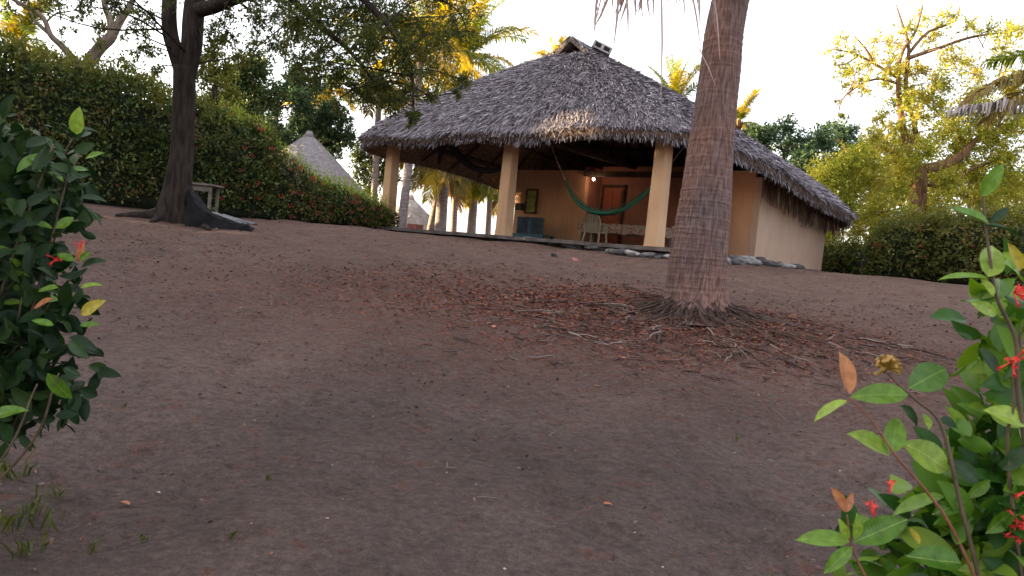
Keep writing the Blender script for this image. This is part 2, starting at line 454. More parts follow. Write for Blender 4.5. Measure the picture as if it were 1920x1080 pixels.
def eave_z(t):
    return np.interp(t, [-1.0, 5.2, 11.6], [4.36, 4.05, 3.48])
S0, S1, T0, T1 = -0.95, 10.2, -0.85, 11.55
RIDGE_S, RIDGE_A, RIDGE_B, RIDGE_Z = 4.5, 2.55, 5.2, 7.45
def eave_loop(n):
    """rounded rectangle in house axes, walked by arc length, starting at the post corner"""
    r = 1.15; pts = []
    for cx, cy, a0 in ((S0 + r, T0 + r, 180), (S1 - r, T0 + r, 270), (S1 - r, T1 - r, 0), (S0 + r, T1 - r, 90)):
        for a in np.linspace(R(a0), R(a0 + 90), 10):
            pts.append((cx + r * math.cos(a), cy + r * math.sin(a)))
    pts.append(pts[0]); pts = np.array(pts)
    d = np.concatenate([[0], np.cumsum(np.linalg.norm(np.diff(pts, axis=0), axis=1))])
    u = np.linspace(0, d[-1], n, endpoint=False)
    return np.stack([np.interp(u, d, pts[:, 0]), np.interp(u, d, pts[:, 1])], 1), d[-1]

def roof_point(e, k, off=0.0):
    """e: eave points (n,2) in house axes, k: 0 at the eave, 1 at the ridge"""
    e = np.asarray(e, float); k = np.asarray(k, float)
    rt = np.clip((e[:, 1] - T0 - 1.5) / (T1 - T0 - 3.0), 0, 1) * (RIDGE_B - RIDGE_A) + RIDGE_A
    st = np.stack([e[:, 0] * (1 - k) + RIDGE_S * k, e[:, 1] * (1 - k) + rt * k], 1)
    z0 = eave_z(e[:, 1]) + 0.30
    z0 = z0 + 0.05 * np.sin(e[:, 0] * 1.7 + e[:, 1] * 0.9) * (1 - k)
    z = z0 * (1 - k) + RIDGE_Z * k + 0.16 * np.sin(math.pi * k) - 0.14 * np.exp(-((k) / 0.06) ** 2)
    p = HR[None] + st[:, :1] * HU[None] + st[:, 1:] * HV[None]
    return np.concatenate([p, (z + off)[:, None]], 1)

def build_roof():
    NL, NK = 160, 22
    loop, per = eave_loop(NL)
    mb = MB()
    ks = np.linspace(0, 1, NK)
    top = np.concatenate([roof_point(loop, np.full(NL, k), -0.03) for k in ks])
    under = np.concatenate([roof_point(loop, np.full(NL, k) * 0.97 + 0.012, -0.30) for k in ks])
    f = []; fu = []
    for i in range(NK - 1):
        for j in range(NL):
            q = (j + 1) % NL
            f.append((i*NL + j, (i+1)*NL + j, (i+1)*NL + q, i*NL + q))
            fu.append((i*NL + j, i*NL + q, (i+1)*NL + q, (i+1)*NL + j))
    mb.add(top, f, 0); mb.add(under, fu, 1)
    N0 = NL * NK
    for j in range(NL):
        q = (j + 1) % NL
        mb.f.append((j, q, N0 + q, N0 + j)); mb.mi.append(1)
    roof = mb.build('roof', [THATCH_CORE, THATCH_UNDER], house, smooth=True)
    # thatch blades
    n = 270000
    u = rng.random(n) * per
    k = 1 - np.sqrt(1 - rng.random(n) * 0.985)
    L2, _ = eave_loop(4000)
    e = L2[(u / per * 4000).astype(int) % 4000]
    P = roof_point(e, k); Pd = roof_point(e, np.maximum(k - 0.02, -0.02))
    Pn = roof_point(np.roll(L2, -6, 0)[(u / per * 4000).astype(int) % 4000], k)
    down = nrm(P - roof_point(e, k + 0.02)); side = nrm(Pn - P); nor = nrm(np.cross(down, side))
    nor = np.where(nor[:, 2:] < 0, -nor, nor)
    D = nrm(down + side * rng.normal(0, 0.28, n)[:, None] + nor * rng.normal(0.16, 0.26, n)[:, None])
    S = nrm(np.cross(D, nor) + nor * rng.normal(0, 0.5, n)[:, None])
    Ln = rng.uniform(0.07, 0.24, n)[:, None]; W = rng.uniform(0.010, 0.032, n)[:, None]
    A = P + nor * rng.uniform(0.0, 0.09, n)[:, None]
    tip = A + D * Ln - np.array([0, 0, 1.0]) * Ln * 0.12
    V = np.stack([A - S*W*0.5, A + S*W*0.5, tip + S*W*0.28, tip - S*W*0.28], 1).reshape(-1, 4, 3)
    # fringe hanging along the eave and under it
    m = 16000
    ue = rng.random(m); ei = L2[(ue * 4000).astype(int)]
    kk = np.abs(rng.normal(0, 0.035, m))
    B = roof_point(ei, kk, -0.06) - np.array([0, 0, 1.0]) * rng.uniform(0, 0.22, m)[:, None]
    out = nrm(roof_point(ei, np.zeros(m)) - roof_point(ei, np.full(m, 0.1)))
    Dn = nrm(np.array([0, 0, -1.0]) + out * rng.uniform(0, 0.9, m)[:, None] + rng.normal(0, 0.18, (m, 3)))
    Sn = nrm(np.cross(Dn, out + rng.normal(0, 0.4, (m, 3))))
    Ln = rng.uniform(0.04, 0.16, m)[:, None]; W = rng.uniform(0.012, 0.03, m)[:, None]
    T = B + Dn * Ln
    V2 = np.stack([B - Sn*W*0.5, B + Sn*W*0.5, T + Sn*W*0.2, T - Sn*W*0.2], 1)
    quads_object('thatch', np.concatenate([V, V2]).reshape(-1, 3), THATCH, roof, 'stuff')
    # inner fringe hanging over the side wall
    m = 900
    t = rng.uniform(5.4, 11.3, m); s = rng.uniform(-0.5, -0.04, m)
    B = np.array([hp(a, b, 0) for a, b in zip(s, t)]); B[:, 2] = eave_z(t) + 0.42 * (s + 0.95) + rng.uniform(-0.02, 0.12, m)
    Dn = nrm(np.array([0, 0, -1.0]) + rng.normal(0, 0.10, (m, 3)))
    Sn = nrm(np.cross(Dn, rng.normal(0, 1, (m, 3)))); Ln = (0.25 + 0.65 * rng.random(m) ** 2)[:, None]; W = rng.uniform(0.025, 0.07, m)[:, None]
    T = B + Dn * Ln
    quads_object('hanging_thatch', np.stack([B - Sn*W*0.5, B + Sn*W*0.5, T + Sn*W*0.15, T - Sn*W*0.15], 1).reshape(-1, 3),
                 leafmat('brown_thatch_strips', [(0.06, 0.04, 0.03), (0.12, 0.08, 0.055), (0.18, 0.12, 0.08)], 0.0, 0.9), roof, 'stuff')
    # ridge cap with an open gablet end
    mb = MB()
    def rc(s, t, z): return hp(RIDGE_S + s, t, RIDGE_Z + z)
    a, b = RIDGE_A - 0.38, RIDGE_B + 0.1
    v = [rc(-0.62, a, -0.22), rc(0, a - 0.12, 0.24), rc(0.62, a, -0.22), rc(-0.6, b, -0.25), rc(0, b, 0.05), rc(0.6, b, -0.25),
         rc(-0.62, a + 0.03, -0.36), rc(0, a - 0.07, 0.10), rc(0.62, a + 0.03, -0.36), rc(-0.6, b, -0.39), rc(0, b, -0.09), rc(0.6, b, -0.39)]
    mb.add(v, [(0, 3, 4, 1), (1, 4, 5, 2), (6, 7, 10, 9), (7, 8, 11, 10), (0, 1, 7, 6), (1, 2, 8, 7), (3, 9, 10, 4), (4, 10, 11, 5), (0, 6, 9, 3), (2, 5, 11, 8)])
    cap = mb.build('ridge_cap', THATCH_CORE, roof)
    n = 1800
    sd = rng.choice([-1, 1], n); q = rng.random(n); t = rng.uniform(a - 0.05, b, n)
    apex = 0.24 + (0.05 - 0.24) * np.clip((t - a) / (b - a), 0, 1)
    A = np.array([rc(x * 0.62 * y, tt, z * (1 - y) - 0.22 * y + 0.03) for x, y, tt, z in zip(sd, q, t, apex)])
    Dn = nrm(np.array([HU[0], HU[1], 0])[None] * sd[:, None] + np.array([0, 0, -0.85]) + rng.normal(0, 0.25, (n, 3)))
    Sn = nrm(np.cross(Dn, rng.normal(0, 0.3, (n, 3)) + np.array([0, 0, 1.0]))); Ln = rng.uniform(0.15, 0.36, n)[:, None]; W = rng.uniform(0.03, 0.07, n)[:, None]
    T = A + Dn * Ln
    o = quads_object('ridge_thatch', np.stack([A - Sn*W*0.5, A + Sn*W*0.5, T + Sn*W*0.3, T - Sn*W*0.3], 1).reshape(-1, 3), THATCH, roof, 'stuff')
    # rafters and purlins
    for j in range(0, NL, 5):
        pts = roof_point(np.repeat(loop[j:j+1], 5, 0), np.linspace(0.05, 0.95, 5), -0.37)
        mb = MB(); mb.tube(pts, 0.045, 6); mb.build('rafter', TIMBER, roof, smooth=True)
    for k in (0.16, 0.36, 0.56, 0.76):
        pts = roof_point(loop[::2], np.full(NL // 2, k), -0.43)
        mb = MB(); mb.tube(np.vstack([pts, pts[:1]]), 0.035, 5); mb.build('purlin', TIMBER, roof, smooth=True)
    return roof
roof = build_roof()

def house_box(name, s0, s1, t0, t1, z0, z1, mat, parent=house, bevel=0.0):
    mb = MB()
    c = hp((s0 + s1) / 2, (t0 + t1) / 2, (z0 + z1) / 2)
    mb.box(c, (abs(s1 - s0), abs(t1 - t0), abs(z1 - z0)), HROT)
    o = mb.build(name, mat, parent)
    if bevel:
        b = o.modifiers.new('b', 'BEVEL'); b.width = bevel; b.segments = 2
    return o

def build_house_body():
    # floor slab with an uneven worn front edge
    mb = MB()
    front = []
    for s in np.linspace(-0.75, 9.5, 42):
        front.append(hp(s, -0.55 + 0.10 * math.sin(s * 2.1) + 0.07 * math.sin(s * 5.3 + 1) + rng.normal(0, 0.04), 0)[:2])
    poly = front + [hp(9.5, 11.0, 0)[:2], hp(-0.05, 11.0, 0)[:2], hp(-0.05, 5.4, 0)[:2], hp(-0.75, 5.4, 0)[:2]]
    poly = poly[::-1]
    mb.prism(poly, FLOOR - 0.085, FLOOR)
    mb.build('floor_slab', CONCRETE, house)
    house_box('foundation', -0.55, 9.3, -0.30, 10.9, 1.2, FLOOR - 0.088, noisemat('dark_foundation', (0.03, 0.025, 0.023), (0.08, 0.066, 0.06), 4, rough=0.95, bump=0.6, bdist=0.03))  # foundation colour darkened to paint in the shadow under the slab
    # posts: square, slightly tapered, plastered
    for s, t in ((0, 0), (4.42, 0), (9.0, 0)):
        mb = MB(); z = [FLOOR - 0.03, FLOOR + 0.22, FLOOR + 1.2, FLOOR + 2.42]; w = [0.178, 0.168, 0.160, 0.148]
        rings = []
        for zz, ww in zip(z, w):
            c = 0.025
            for a, b in ((-ww + c, -ww), (ww - c, -ww), (ww, -ww + c), (ww, ww - c), (ww - c, ww), (-ww + c, ww), (-ww, ww - c), (-ww, -ww + c)):
                rings.append(hp(s + a + rng.normal(0, 0.004), t + b + rng.normal(0, 0.004), zz))
        f = []
        for i in range(3):
            for j in range(8):
                k = (j + 1) % 8
                f.append((i*8 + j, i*8 + k, (i+1)*8 + k, (i+1)*8 + j))
        f += [tuple(range(8)), tuple(range(24, 32))]
        mb.add(np.array(rings), f); mb.build('post', PLASTER, house)
    # beams on the posts
    mb = MB(); mb.tube([hp(-0.5, 0, FLOOR + 2.50), hp(9.4, 0, FLOOR + 2.50)], 0.10, 8); mb.build('beam', TIMBER, house, smooth=True)
    mb = MB(); mb.tube([hp(9.0, -0.4, FLOOR + 2.66), hp(9.0, 6, FLOOR + 2.45)], 0.09, 8); mb.build('beam', TIMBER, house, smooth=True)
    mb = MB(); mb.tube([hp(0, -0.4, FLOOR + 2.66), hp(0, 6, FLOOR + 2.45)], 0.09, 8); mb.build('beam', TIMBER, house, smooth=True)
    mb = MB(); mb.tube([hp(4.42, -0.4, FLOOR + 2.68), hp(4.42, 6, FLOOR + 2.68)], 0.09, 8); mb.build('beam', TIMBER, house, smooth=True)
    H = FLOOR + 2.55
    g = 1.4
    # side wall: top follows the falling eave
    mb = MB()
    q = [(0.0, 5.5, g), (0.0, 11.04, g), (0.0, 11.04, 3.78), (0.0, 5.5, 4.3)]
    A = [hp(*p) for p in q]; B = [hp(p[0] + 0.2, p[1], p[2]) for p in q]
    mb.add(A + B, [(0, 1, 2, 3), (7, 6, 5, 4), (0, 4, 5, 1), (1, 5, 6, 2), (2, 6, 7, 3), (3, 7, 4, 0)])
    mb.build('side_wall', plaster('pale_pink_plaster', (0.43, 0.295, 0.225), (0.48, 0.335, 0.26), (0.34, 0.225, 0.17)), house)
    # front walls either side of the recess, recess walls
    SALMON = plaster('salmon_plaster', (0.48, 0.27, 0.165), (0.54, 0.31, 0.19), (0.36, 0.19, 0.115))
    house_box('front_wall', 0.203, 2.0, 5.5, 5.7, g, H - 0.05, SALMON)
    house_box('front_wall', 5.90, 8.80, 5.5, 5.7, g, H - 0.05, SALMON)
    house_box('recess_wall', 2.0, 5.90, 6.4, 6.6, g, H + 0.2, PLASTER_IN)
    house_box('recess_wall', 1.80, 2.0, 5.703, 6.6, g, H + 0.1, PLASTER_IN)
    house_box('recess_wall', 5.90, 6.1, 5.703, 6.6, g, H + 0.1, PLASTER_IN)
    house_box('back_wall', 0.203, 8.80, 10.84, 11.04, g, 4.0, PLASTER)
    house_box('end_wall', 8.60, 8.80, 5.703, 10.837, g, 4.1, PLASTER)
    # lintel beam over the recess
    house_box('lintel', 1.95, 5.95, 5.42, 5.62, FLOOR + 2.3, FLOOR + 2.46, TIMBER)
    # doorway with a red door and dark frame in the recess
    d = house_box('door', 4.98, 5.72, 6.34, 6.397, FLOOR + 0.02, FLOOR + 2.05, DOORWOOD)
    for a, b in ((4.90, 4.98), (5.72, 5.80)):
        house_box('door_frame', a, b, 6.31, 6.397, FLOOR + 0.02, FLOOR + 2.15, TIMBER, d)
    house_box('door_frame', 4.98, 5.72, 6.31, 6.397, FLOOR + 2.053, FLOOR + 2.15, TIMBER, d)
    for i in range(2):
        for j in range(2):
            house_box('door_panel', 5.03 + i * 0.34, 5.33 + i * 0.34, 6.315, 6.338, FLOOR + 0.2 + j * 0.95, FLOOR + 1.0 + j * 0.95, DOORWOOD, d, 0.01)
    mb = MB(); mb.tube([hp(5.03, 6.335, FLOOR + 1.03), hp(5.03, 6.27, FLOOR + 1.03), hp(5.12, 6.27, FLOOR + 1.03)], 0.012, 6); mb.build('door_handle', CONCRETE, d)
build_house_body()

# ------------------------------------------------------------------ a sun ray that reaches the eave through the trees
FLECK.append((at(1070, 240, 17.7), 0.34))

# ------------------------------------------------------------------ palms
FROND_CACHE = {}
def frond_mesh(elev, droop, L, mat, hang=0.6, nl=60, lw=0.045, ll=0.75, seed=0):
    key = (elev, droop, L, mat, hang, seed, ll, nl)
    if key in FROND_CACHE: return FROND_CACHE[key]
    r = np.random.default_rng(abs(hash((elev, droop, seed))) % 9999)
    n = 40
    ang = R(elev) - R(droop) * np.linspace(0, 1, n) ** 1.3
    ds = L / (n - 1)
    x = np.concatenate([[0], np.cumsum(np.cos(ang[:-1]) * ds)]); z = np.concatenate([[0], np.cumsum(np.sin(ang[:-1]) * ds)])
    pts = np.stack([x, 0.04 * L * np.sin(np.linspace(0, 2.2, n) + seed), z], 1)
    tan = nrm(np.gradient(pts, axis=0))
    mb = MB()
    mb.tube(pts[::3], np.linspace(0.035, 0.006, len(pts[::3])), 5)
    for i in range(nl):
        u = 0.16 + 0.83 * i / (nl - 1)
        k = min(n - 2, int(u * (n - 1)))
        p = pts[k] + (pts[k+1] - pts[k]) * (u * (n - 1) - k); t = tan[k]
        up = np.cross(t, np.array([0, 1.0, 0])); up = up if up[2] > 0 else -up
        le = ll * (0.35 + 0.65 * math.sin(math.pi * min(1.0, u * 0.86 + 0.12))) * r.uniform(0.8, 1.1)
        for sd in (-1, 1):
            d0 = nrm(t * 0.75 + np.array([0, sd, 0]) * 0.9 + up * 0.25 + r.normal(0, 0.1, 3))
            m1 = p + d0 * le * 0.5 - np.array([0, 0, 1]) * hang * le * 0.12
            d1 = nrm(d0 * (1 - 0.5 * hang) + np.array([0, 0, -1.0]) * hang * r.uniform(0.8, 1.3))
            m2 = m1 + d1 * le * 0.5
            w = nrm(np.cross(d0, up + r.normal(0, 0.3, 3))) * lw * 0.5
            mb.add([p - w*0.5, p + w*0.5, m1 + w, m1 - w, m2 + w*0.15, m2 - w*0.15], [(0, 1, 2, 3), (3, 2, 4, 5)])
    me = bpy.data.meshes.new('frond')
    me.from_pydata(np.concatenate(mb.v).tolist(), [], mb.f); me.materials.append(M[mat]); me.update()
    FROND_CACHE[key] = me
    return me

def put_frond(parent, loc, az, me, sc=1.0, tilt=0.0):
    o = bpy.data.objects.new('frond', me)
    o.location = tuple(np.asarray(loc) - parent_origin(parent))
    o.rotation_euler = Euler((tilt, 0, az)); o.scale = (sc,) * 3
    return link(o, parent)

def palm_trunk(mb, pts, r0, r1, seg=14, n=60):
    p = smooth_path(pts, n); u = np.linspace(0, 1, n)
    rad = r0 + (r1 - r0) * u ** 0.7
    rad = rad * (1 + 0.035 * (np.arange(n) % 2)) + 0.2 * r0 * np.exp(-u * 22)
    mb.tube(p, rad, seg)

STD = [(78, 40, 8), (62, 75, 7), (45, 90, 7), (20, 95, 7), (-15, 60, 6)]
def palm(name, label, base, top, L=3.0, mats=('frond_green',), group=None, n=18, r0=0.17, r1=0.13, seed=1, kinds=STD, bark='palm_bark_far', lean=0.0, ll=0.75):
    r = np.random.default_rng(seed)
    base = np.asarray(base, float); top = np.asarray(top, float)
    th = thing(name, base, label, 'palm tree', group)
    mb = MB(); mid = (base + top) / 2 + np.array([lean, 0, 0])
    palm_trunk(mb, [base - [0, 0, 0.1], mid, top], r0, r1)
    mb.build('trunk', M[bark], th, smooth=True)
    i = 0
    for q in range(n):
        e, d, w = kinds[q % len(kinds)]
        me = frond_mesh(e, d, L, mats[q % len(mats)], hang=0.5 if e > 30 else 0.8, ll=ll, seed=q % 2)
        put_frond(th, top + r.normal(0, 0.04, 3), q * 2.399 + r.uniform(-0.3, 0.3), me, r.uniform(0.85, 1.12), r.normal(0, 0.12))
    # leaf-base collar
    mb = MB()
    for q in range(10):
        a = q * 0.63; d = np.array([math.cos(a), math.sin(a), 0])
        mb.tube([top - [0, 0, 0.35] + d * r1, top + d * (r1 + 0.09) + [0, 0, 0.0], top + d * (r1 + 0.12) + [0, 0, 0.22]], [0.06, 0.05, 0.02], 5)
    mb.build('leaf_base_collar', M['bark_warm'], th, smooth=True)
    return th

def gpt(px, py, Y, dz=0.0):
    p = at(px, py, Y); p[2] = float(gz(p[0], p[1])) + dz
    return p

def far_palms():
    P = 'palms behind the thatched house'
    palm('coconut_palm', 'tall coconut palm with golden fronds, its trunk beside the end veranda post', gpt(752, 430, 30), at(790, 100, 30), 3.6, ('frond_yellow', 'frond_green', 'frond_yellow', 'frond_olive'), P, 30, 0.18, 0.14, 3, ll=0.95)
    palm('coconut_palm', 'coconut palm whose bright green fronds cross the sky above the roof slope', gpt(806, 425, 33), at(872, 118, 33), 3.4, ('frond_green', 'frond_yellow'), P, 30, 0.17, 0.14, 8, ll=0.95)
    palm('coconut_palm', 'thick grey palm trunk seen midway between two veranda posts', gpt(826, 432, 31), at(838, 250, 31), 2.8, ('frond_yellow', 'frond_olive', 'frond_olive'), P, 24, 0.25, 0.19, 5, [(30, 130, 7), (5, 90, 7), (-30, 58, 6), (-50, 38, 7)])
    palm('coconut_palm', 'slender palm trunk just beside the thick grey trunk', gpt(851, 432, 36), at(858, 278, 36), 2.8, ('frond_olive', 'frond_olive', 'frond_yellow', 'frond_dry'), P, 20, 0.16, 0.13, 6, [(25, 120, 7), (-5, 85, 7), (-35, 55, 6), (-55, 35, 6)])
    palm('coconut_palm', 'pinkish palm trunk seen close to the middle veranda post', gpt(884, 436, 33), at(896, 268, 33), 2.7, ('frond_yellow', 'frond_green', 'frond_olive'), P, 20, 0.20, 0.16, 9, [(25, 120, 7), (-5, 85, 7), (-35, 55, 6), (-55, 35, 6)])
    palm('coconut_palm', 'thin palm with drooping green fronds beside the middle veranda post', gpt(916, 438, 38), at(922, 292, 38), 2.8, ('frond_green', 'frond_olive'), P, 20, 0.15, 0.12, 12, [(25, 120, 7), (-5, 85, 7), (-35, 55, 6), (-55, 35, 6)])
    palm('coconut_palm', 'coconut palm showing two bright frond tips beside the roof apex', gpt(1035, 440, 40), at(1045, 150, 40), 2.4, ('frond_yellow',), P, 9, 0.16, 0.13, 14, [(80, 25, 8), (60, 90, 6)])
    palm('coconut_palm', 'coconut palm with upright fronds above the hip of the roof', gpt(1240, 470, 38), at(1262, 205, 38), 2.9, ('frond_green', 'frond_green', 'frond_yellow'), P, 15, 0.17, 0.14, 16, [(84, 20, 8), (76, 45, 8), (65, 80, 7), (50, 100, 7)])
    palm('coconut_palm', 'low yellow coconut palm peeping out beside the ringed palm trunk', gpt(1380, 480, 46), at(1384, 232, 46), 2.2, ('frond_yellow', 'frond_green'), P, 14, 0.17, 0.14, 18)
    palm('coconut_palm', 'small bright palm rising over the tall clipped hedge', gpt(30, 330, 34), at(36, 84, 34), 2.4, ('frond_green', 'frond_green', 'frond_yellow'), P, 16, 0.17, 0.14, 20, [(80, 30, 8), (68, 55, 8), (45, 100, 7), (20, 90, 7)])
    palm('coconut_palm', 'leaning golden palm behind the dark round tree', gpt(600, 400, 36), at(612, 172, 36), 2.2, ('frond_yellow', 'frond_yellow', 'frond_green'), P, 12, 0.16, 0.13, 22, [(25, 110, 7), (0, 70, 7), (45, 110, 6)])
    palm('coconut_palm', 'half bare palm with one long orange dead frond', gpt(700, 415, 33), at(712, 160, 33), 2.6, ('frond_dry', 'frond_green', 'frond_olive'), P, 9, 0.15, 0.12, 27, [(20, 85, 7), (50, 100, 7), (-10, 70, 7)])
far_palms()

def side_palm():
    """palm standing beyond the edge of the picture; its fronds reach in"""
    base = gpt(2080, 520, 17); top = at(2075, 195, 17)
    th = thing('coconut_palm', base, 'coconut palm reaching olive fronds and one grey dead frond over the hedge', 'palm tree', 'palms in the garden')
    mb = MB(); palm_trunk(mb, [base - [0, 0, 0.1], (base + top) / 2 + [0.1, 0, 0], top], 0.19, 0.15)
    mb.build('trunk', M['palm_bark_far'], th, smooth=True)
    for az, e, d, L, mat in ((180, 30, 85, 3.4, 'frond_olive'), (190, 18, 78, 3.3, 'frond_olive'), (172, 34, 92, 3.3, 'frond_olive'), (186, -3, 14, 3.8, 'frond_grey'), (180, -1, 18, 3.4, 'frond_grey'), (80, 40, 90, 3.0, 'frond_olive'),
                            (130, 60, 80, 3.0, 'frond_green'), (20, 50, 90, 3.0, 'frond_green'), (320, 45, 90, 3.0, 'frond_green'), (265, 60, 70, 2.8, 'frond_green'), (60, 15, 90, 3, 'frond_olive'), (0, 10, 90, 3, 'frond_green')):
        put_frond(th, top, R(az), frond_mesh(e, d, L, mat, hang=0.9 if mat == 'frond_grey' else 0.75, nl=64, ll=0.85, lw=0.055, seed=az % 3))
side_palm()

def trunk_material():
    m, nt, b, out = newmat('ringed_palm_bark')
    tc = nt.nodes.new('ShaderNodeTexCoord')
    def noise(st, scale, detail=5):
        mp = nt.nodes.new('ShaderNodeMapping'); mp.inputs['Scale'].default_value = st
        nt.links.new(tc.outputs['Object'], mp.inputs[0])
        n = nt.nodes.new('ShaderNodeTexNoise'); n.inputs['Scale'].default_value = scale; n.inputs['Detail'].default_value = detail
        nt.links.new(mp.outputs[0], n.inputs['Vector']); return n
    a = noise((9, 9, 1.1), 5.0); c = noise((1.6, 1.6, 13), 2.6, 5); big = noise((1, 1, 0.6), 2.2, 4)
    r1 = ramp(nt, [(0.30, (0.075, 0.046, 0.04)), (0.52, (0.15, 0.098, 0.086)), (0.72, (0.23, 0.165, 0.15))]); nt.links.new(a.outputs[0], r1.inputs[0])
    r2 = ramp(nt, [(0.36, (0.62, 0.58, 0.56)), (0.46, (1, 1, 1))]); nt.links.new(c.outputs[0], r2.inputs[0])
    r3 = ramp(nt, [(0.35, (0.72, 0.75, 0.82)), (0.65, (1.0, 0.82, 0.75))]); nt.links.new(big.outputs[0], r3.inputs[0])
    mx = nt.nodes.new('ShaderNodeMix'); mx.data_type = 'RGBA'; mx.blend_type = 'MULTIPLY'; mx.inputs[0].default_value = 0.28
    nt.links.new(r1.outputs[0], mx.inputs[6]); nt.links.new(r2.outputs[0], mx.inputs[7])
    my = nt.nodes.new('ShaderNodeMix'); my.data_type = 'RGBA'; my.blend_type = 'MULTIPLY'; my.inputs[0].default_value = 1.0
    nt.links.new(mx.outputs[2], my.inputs[6]); nt.links.new(r3.outputs[0], my.inputs[7])
    nt.links.new(my.outputs[2], b.inputs['Base Color'])
    b.inputs['Roughness'].default_value = 0.85; b.inputs['Specular IOR Level'].default_value = 0.25
    sm = nt.nodes.new('ShaderNodeMath'); sm.operation = 'MULTIPLY_ADD'; nt.links.new(c.outputs[0], sm.inputs[0]); sm.inputs[1].default_value = 0.5; nt.links.new(a.outputs[0], sm.inputs[2])
    bp = nt.nodes.new('ShaderNodeBump'); bp.inputs['Strength'].default_value = 0.8; bp.inputs['Distance'].default_value = 0.018
    nt.links.new(sm.outputs[0], bp.inputs['Height']); nt.links.new(bp.outputs[0], b.inputs['Normal'])
    return m

def garden_palm():
    base = PALM.copy(); base[2] = float(gz(base[0], base[1]))
    th = thing('palm_tree', base, 'big palm with stout ringed trunk and spreading roots on the bare slope', 'palm tree')
    ctrl = [at(1302, 590, 8.0), at(1309, 480, 8.0), at(1322, 380, 8.02), at(1333, 280, 8.05), at(1350, 140, 8.1), at(1369, 0, 8.15)]
    ctrl.append(ctrl[-1] + np.array([0.35, 0.1, 2.2])); ctrl.append(ctrl[-1] + np.array([0.22, 0.1, 2.0]))
    ctrl[0][2] -= 0.05
    n = 420; p = smooth_path(ctrl, n); u = np.linspace(0, 1, n)
    z = p[:, 2] - base[2]
    rad = np.interp(z, [-0.1, 0.0, 0.06, 0.2, 0.55, 1.1, 1.75, 3.2, 8], [0.45, 0.395, 0.352, 0.312, 0.290, 0.262, 0.226, 0.190, 0.16])
    rr = np.random.default_rng(4)
    rings = np.cumsum(rr.uniform(0.05, 0.13, 120)) - 0.2
    saw = z - rings[np.clip(np.searchsorted(rings, z) - 1, 0, 119)]
    rad = rad * (1 + 0.022 * np.exp(-saw / 0.018) - 0.012 * np.exp(-((saw - 0.03) / 0.02) ** 2) + rr.normal(0, 0.002, n))
    mb = MB()
    def lob(a, v): return 1 + 0.018 * np.sin(3 * a + v * 9) + 0.012 * np.sin(7 * a - v * 15) + rr.normal(0, 0.006, len(a))
    mb.tube(p, rad, 56, lob)
    mb.build('trunk', trunk_material(), th, smooth=True)
    # roots
    root_m = noisemat('grey_brown_root', (0.030, 0.019, 0.016), (0.095, 0.062, 0.052), 14, rough=0.9, bump=0.5, bdist=0.01)
    for i in range(96):
        a = rr.uniform(0, 2 * math.pi) if i < 40 else rr.uniform(R(170), R(330))
        ln = rr.uniform(0.35, 1.0) if i % 4 else rr.uniform(1.1, 2.4)
        k = 12; d = np.array([math.cos(a), math.sin(a)]); sd = np.array([-d[1], d[0]])
        s = np.linspace(0, 1, k); wob = np.cumsum(rr.normal(0, 0.06, k)) * ln
        xy = base[:2] + d * (0.27 + s[:, None] * ln) + sd * wob[:, None] * s[:, None]
        r0 = rr.uniform(0.006, 0.020) * (1.25 if ln > 1 else 1)
        rad = r0 * (1 - 0.75 * s)
        zz = gz(xy[:, 0], xy[:, 1]) + rad * 0.05 + np.exp(-s * ln / 0.10) * rr.uniform(0.02, 0.12) + 0.014 * np.sin(s * rr.uniform(6, 14) + i)
        zz[-1] -= 0.03
        mb = MB(); mb.tube(np.column_stack([xy, zz]), rad, 6); mb.build('root', root_m, th, smooth=True)
    pale = noisemat('pale_rootlet', (0.16, 0.125, 0.11), (0.27, 0.22, 0.20), 20, rough=0.9)
    for i in range(34):
        k = 9; a = rr.uniform(R(195), R(345)); r_in = rr.uniform(0.5, 1.9); ln = rr.uniform(0.25, 0.7); s = np.linspace(0, 1, k)
        st = base[:2] + np.array([math.cos(a), math.sin(a)]) * r_in; a2 = a + rr.normal(0, 0.6)
        xy = st + np.array([math.cos(a2), math.sin(a2)]) * (s * ln)[:, None] + np.cumsum(rr.normal(0, 0.018, (k, 2)), axis=0)
        zz = gz(xy[:, 0], xy[:, 1]) + 0.010 + 0.012 * np.sin(s * 7 + i)
        mb = MB(); mb.tube(np.column_stack([xy, zz]), np.linspace(0.008, 0.003, k), 5); mb.build('rootlet', pale if i % 2 else root_m, th, smooth=True)
    mb = MB()
    for i in range(240):
        a = rr.choice([0.3, 1.2, 2.6, 3.3, 3.9, 4.4, 4.75, 5.2, 5.6, 6.0]) + rr.normal(0, 0.22); d = np.array([math.cos(a), math.sin(a), 0])
        ln = 0.04 + 0.42 * rr.random() ** 2; h = 0.0 + 0.09 * rr.random() ** 1.5
        p0 = base + d * rr.uniform(0.29, 0.35) + [0, 0, h]
        e = base + d * (0.38 + ln) + np.array([-d[1], d[0], 0]) * rr.normal(0, 0.14)
        e[2] = float(gz(e[0], e[1])) - 0.004; md = p0 * 0.5 + e * 0.5 + [0, 0, 0.0]
        md = md + rr.normal(0, 0.02, 3) - [0, 0, 0.01]; k = rr.uniform(0.35, 1.1); mb.tube([p0, md, e], [0.010 * k, 0.009 * k, 0.004], 4)
    mb.build('root_mat', root_m, th, smooth=True)['kind'] = 'stuff'
    # crown above the picture
    top = p[-1]
    for q in range(18):
        e, d, w = STD[q % 4]
        put_frond(th, top, q * 2.399, frond_mesh(e, d, 3.2, 'frond_green', ll=0.8), rr.uniform(0.9, 1.1))
    # dead fronds hanging by the trunk, long dry leaflets dangling
    strip_n = 0
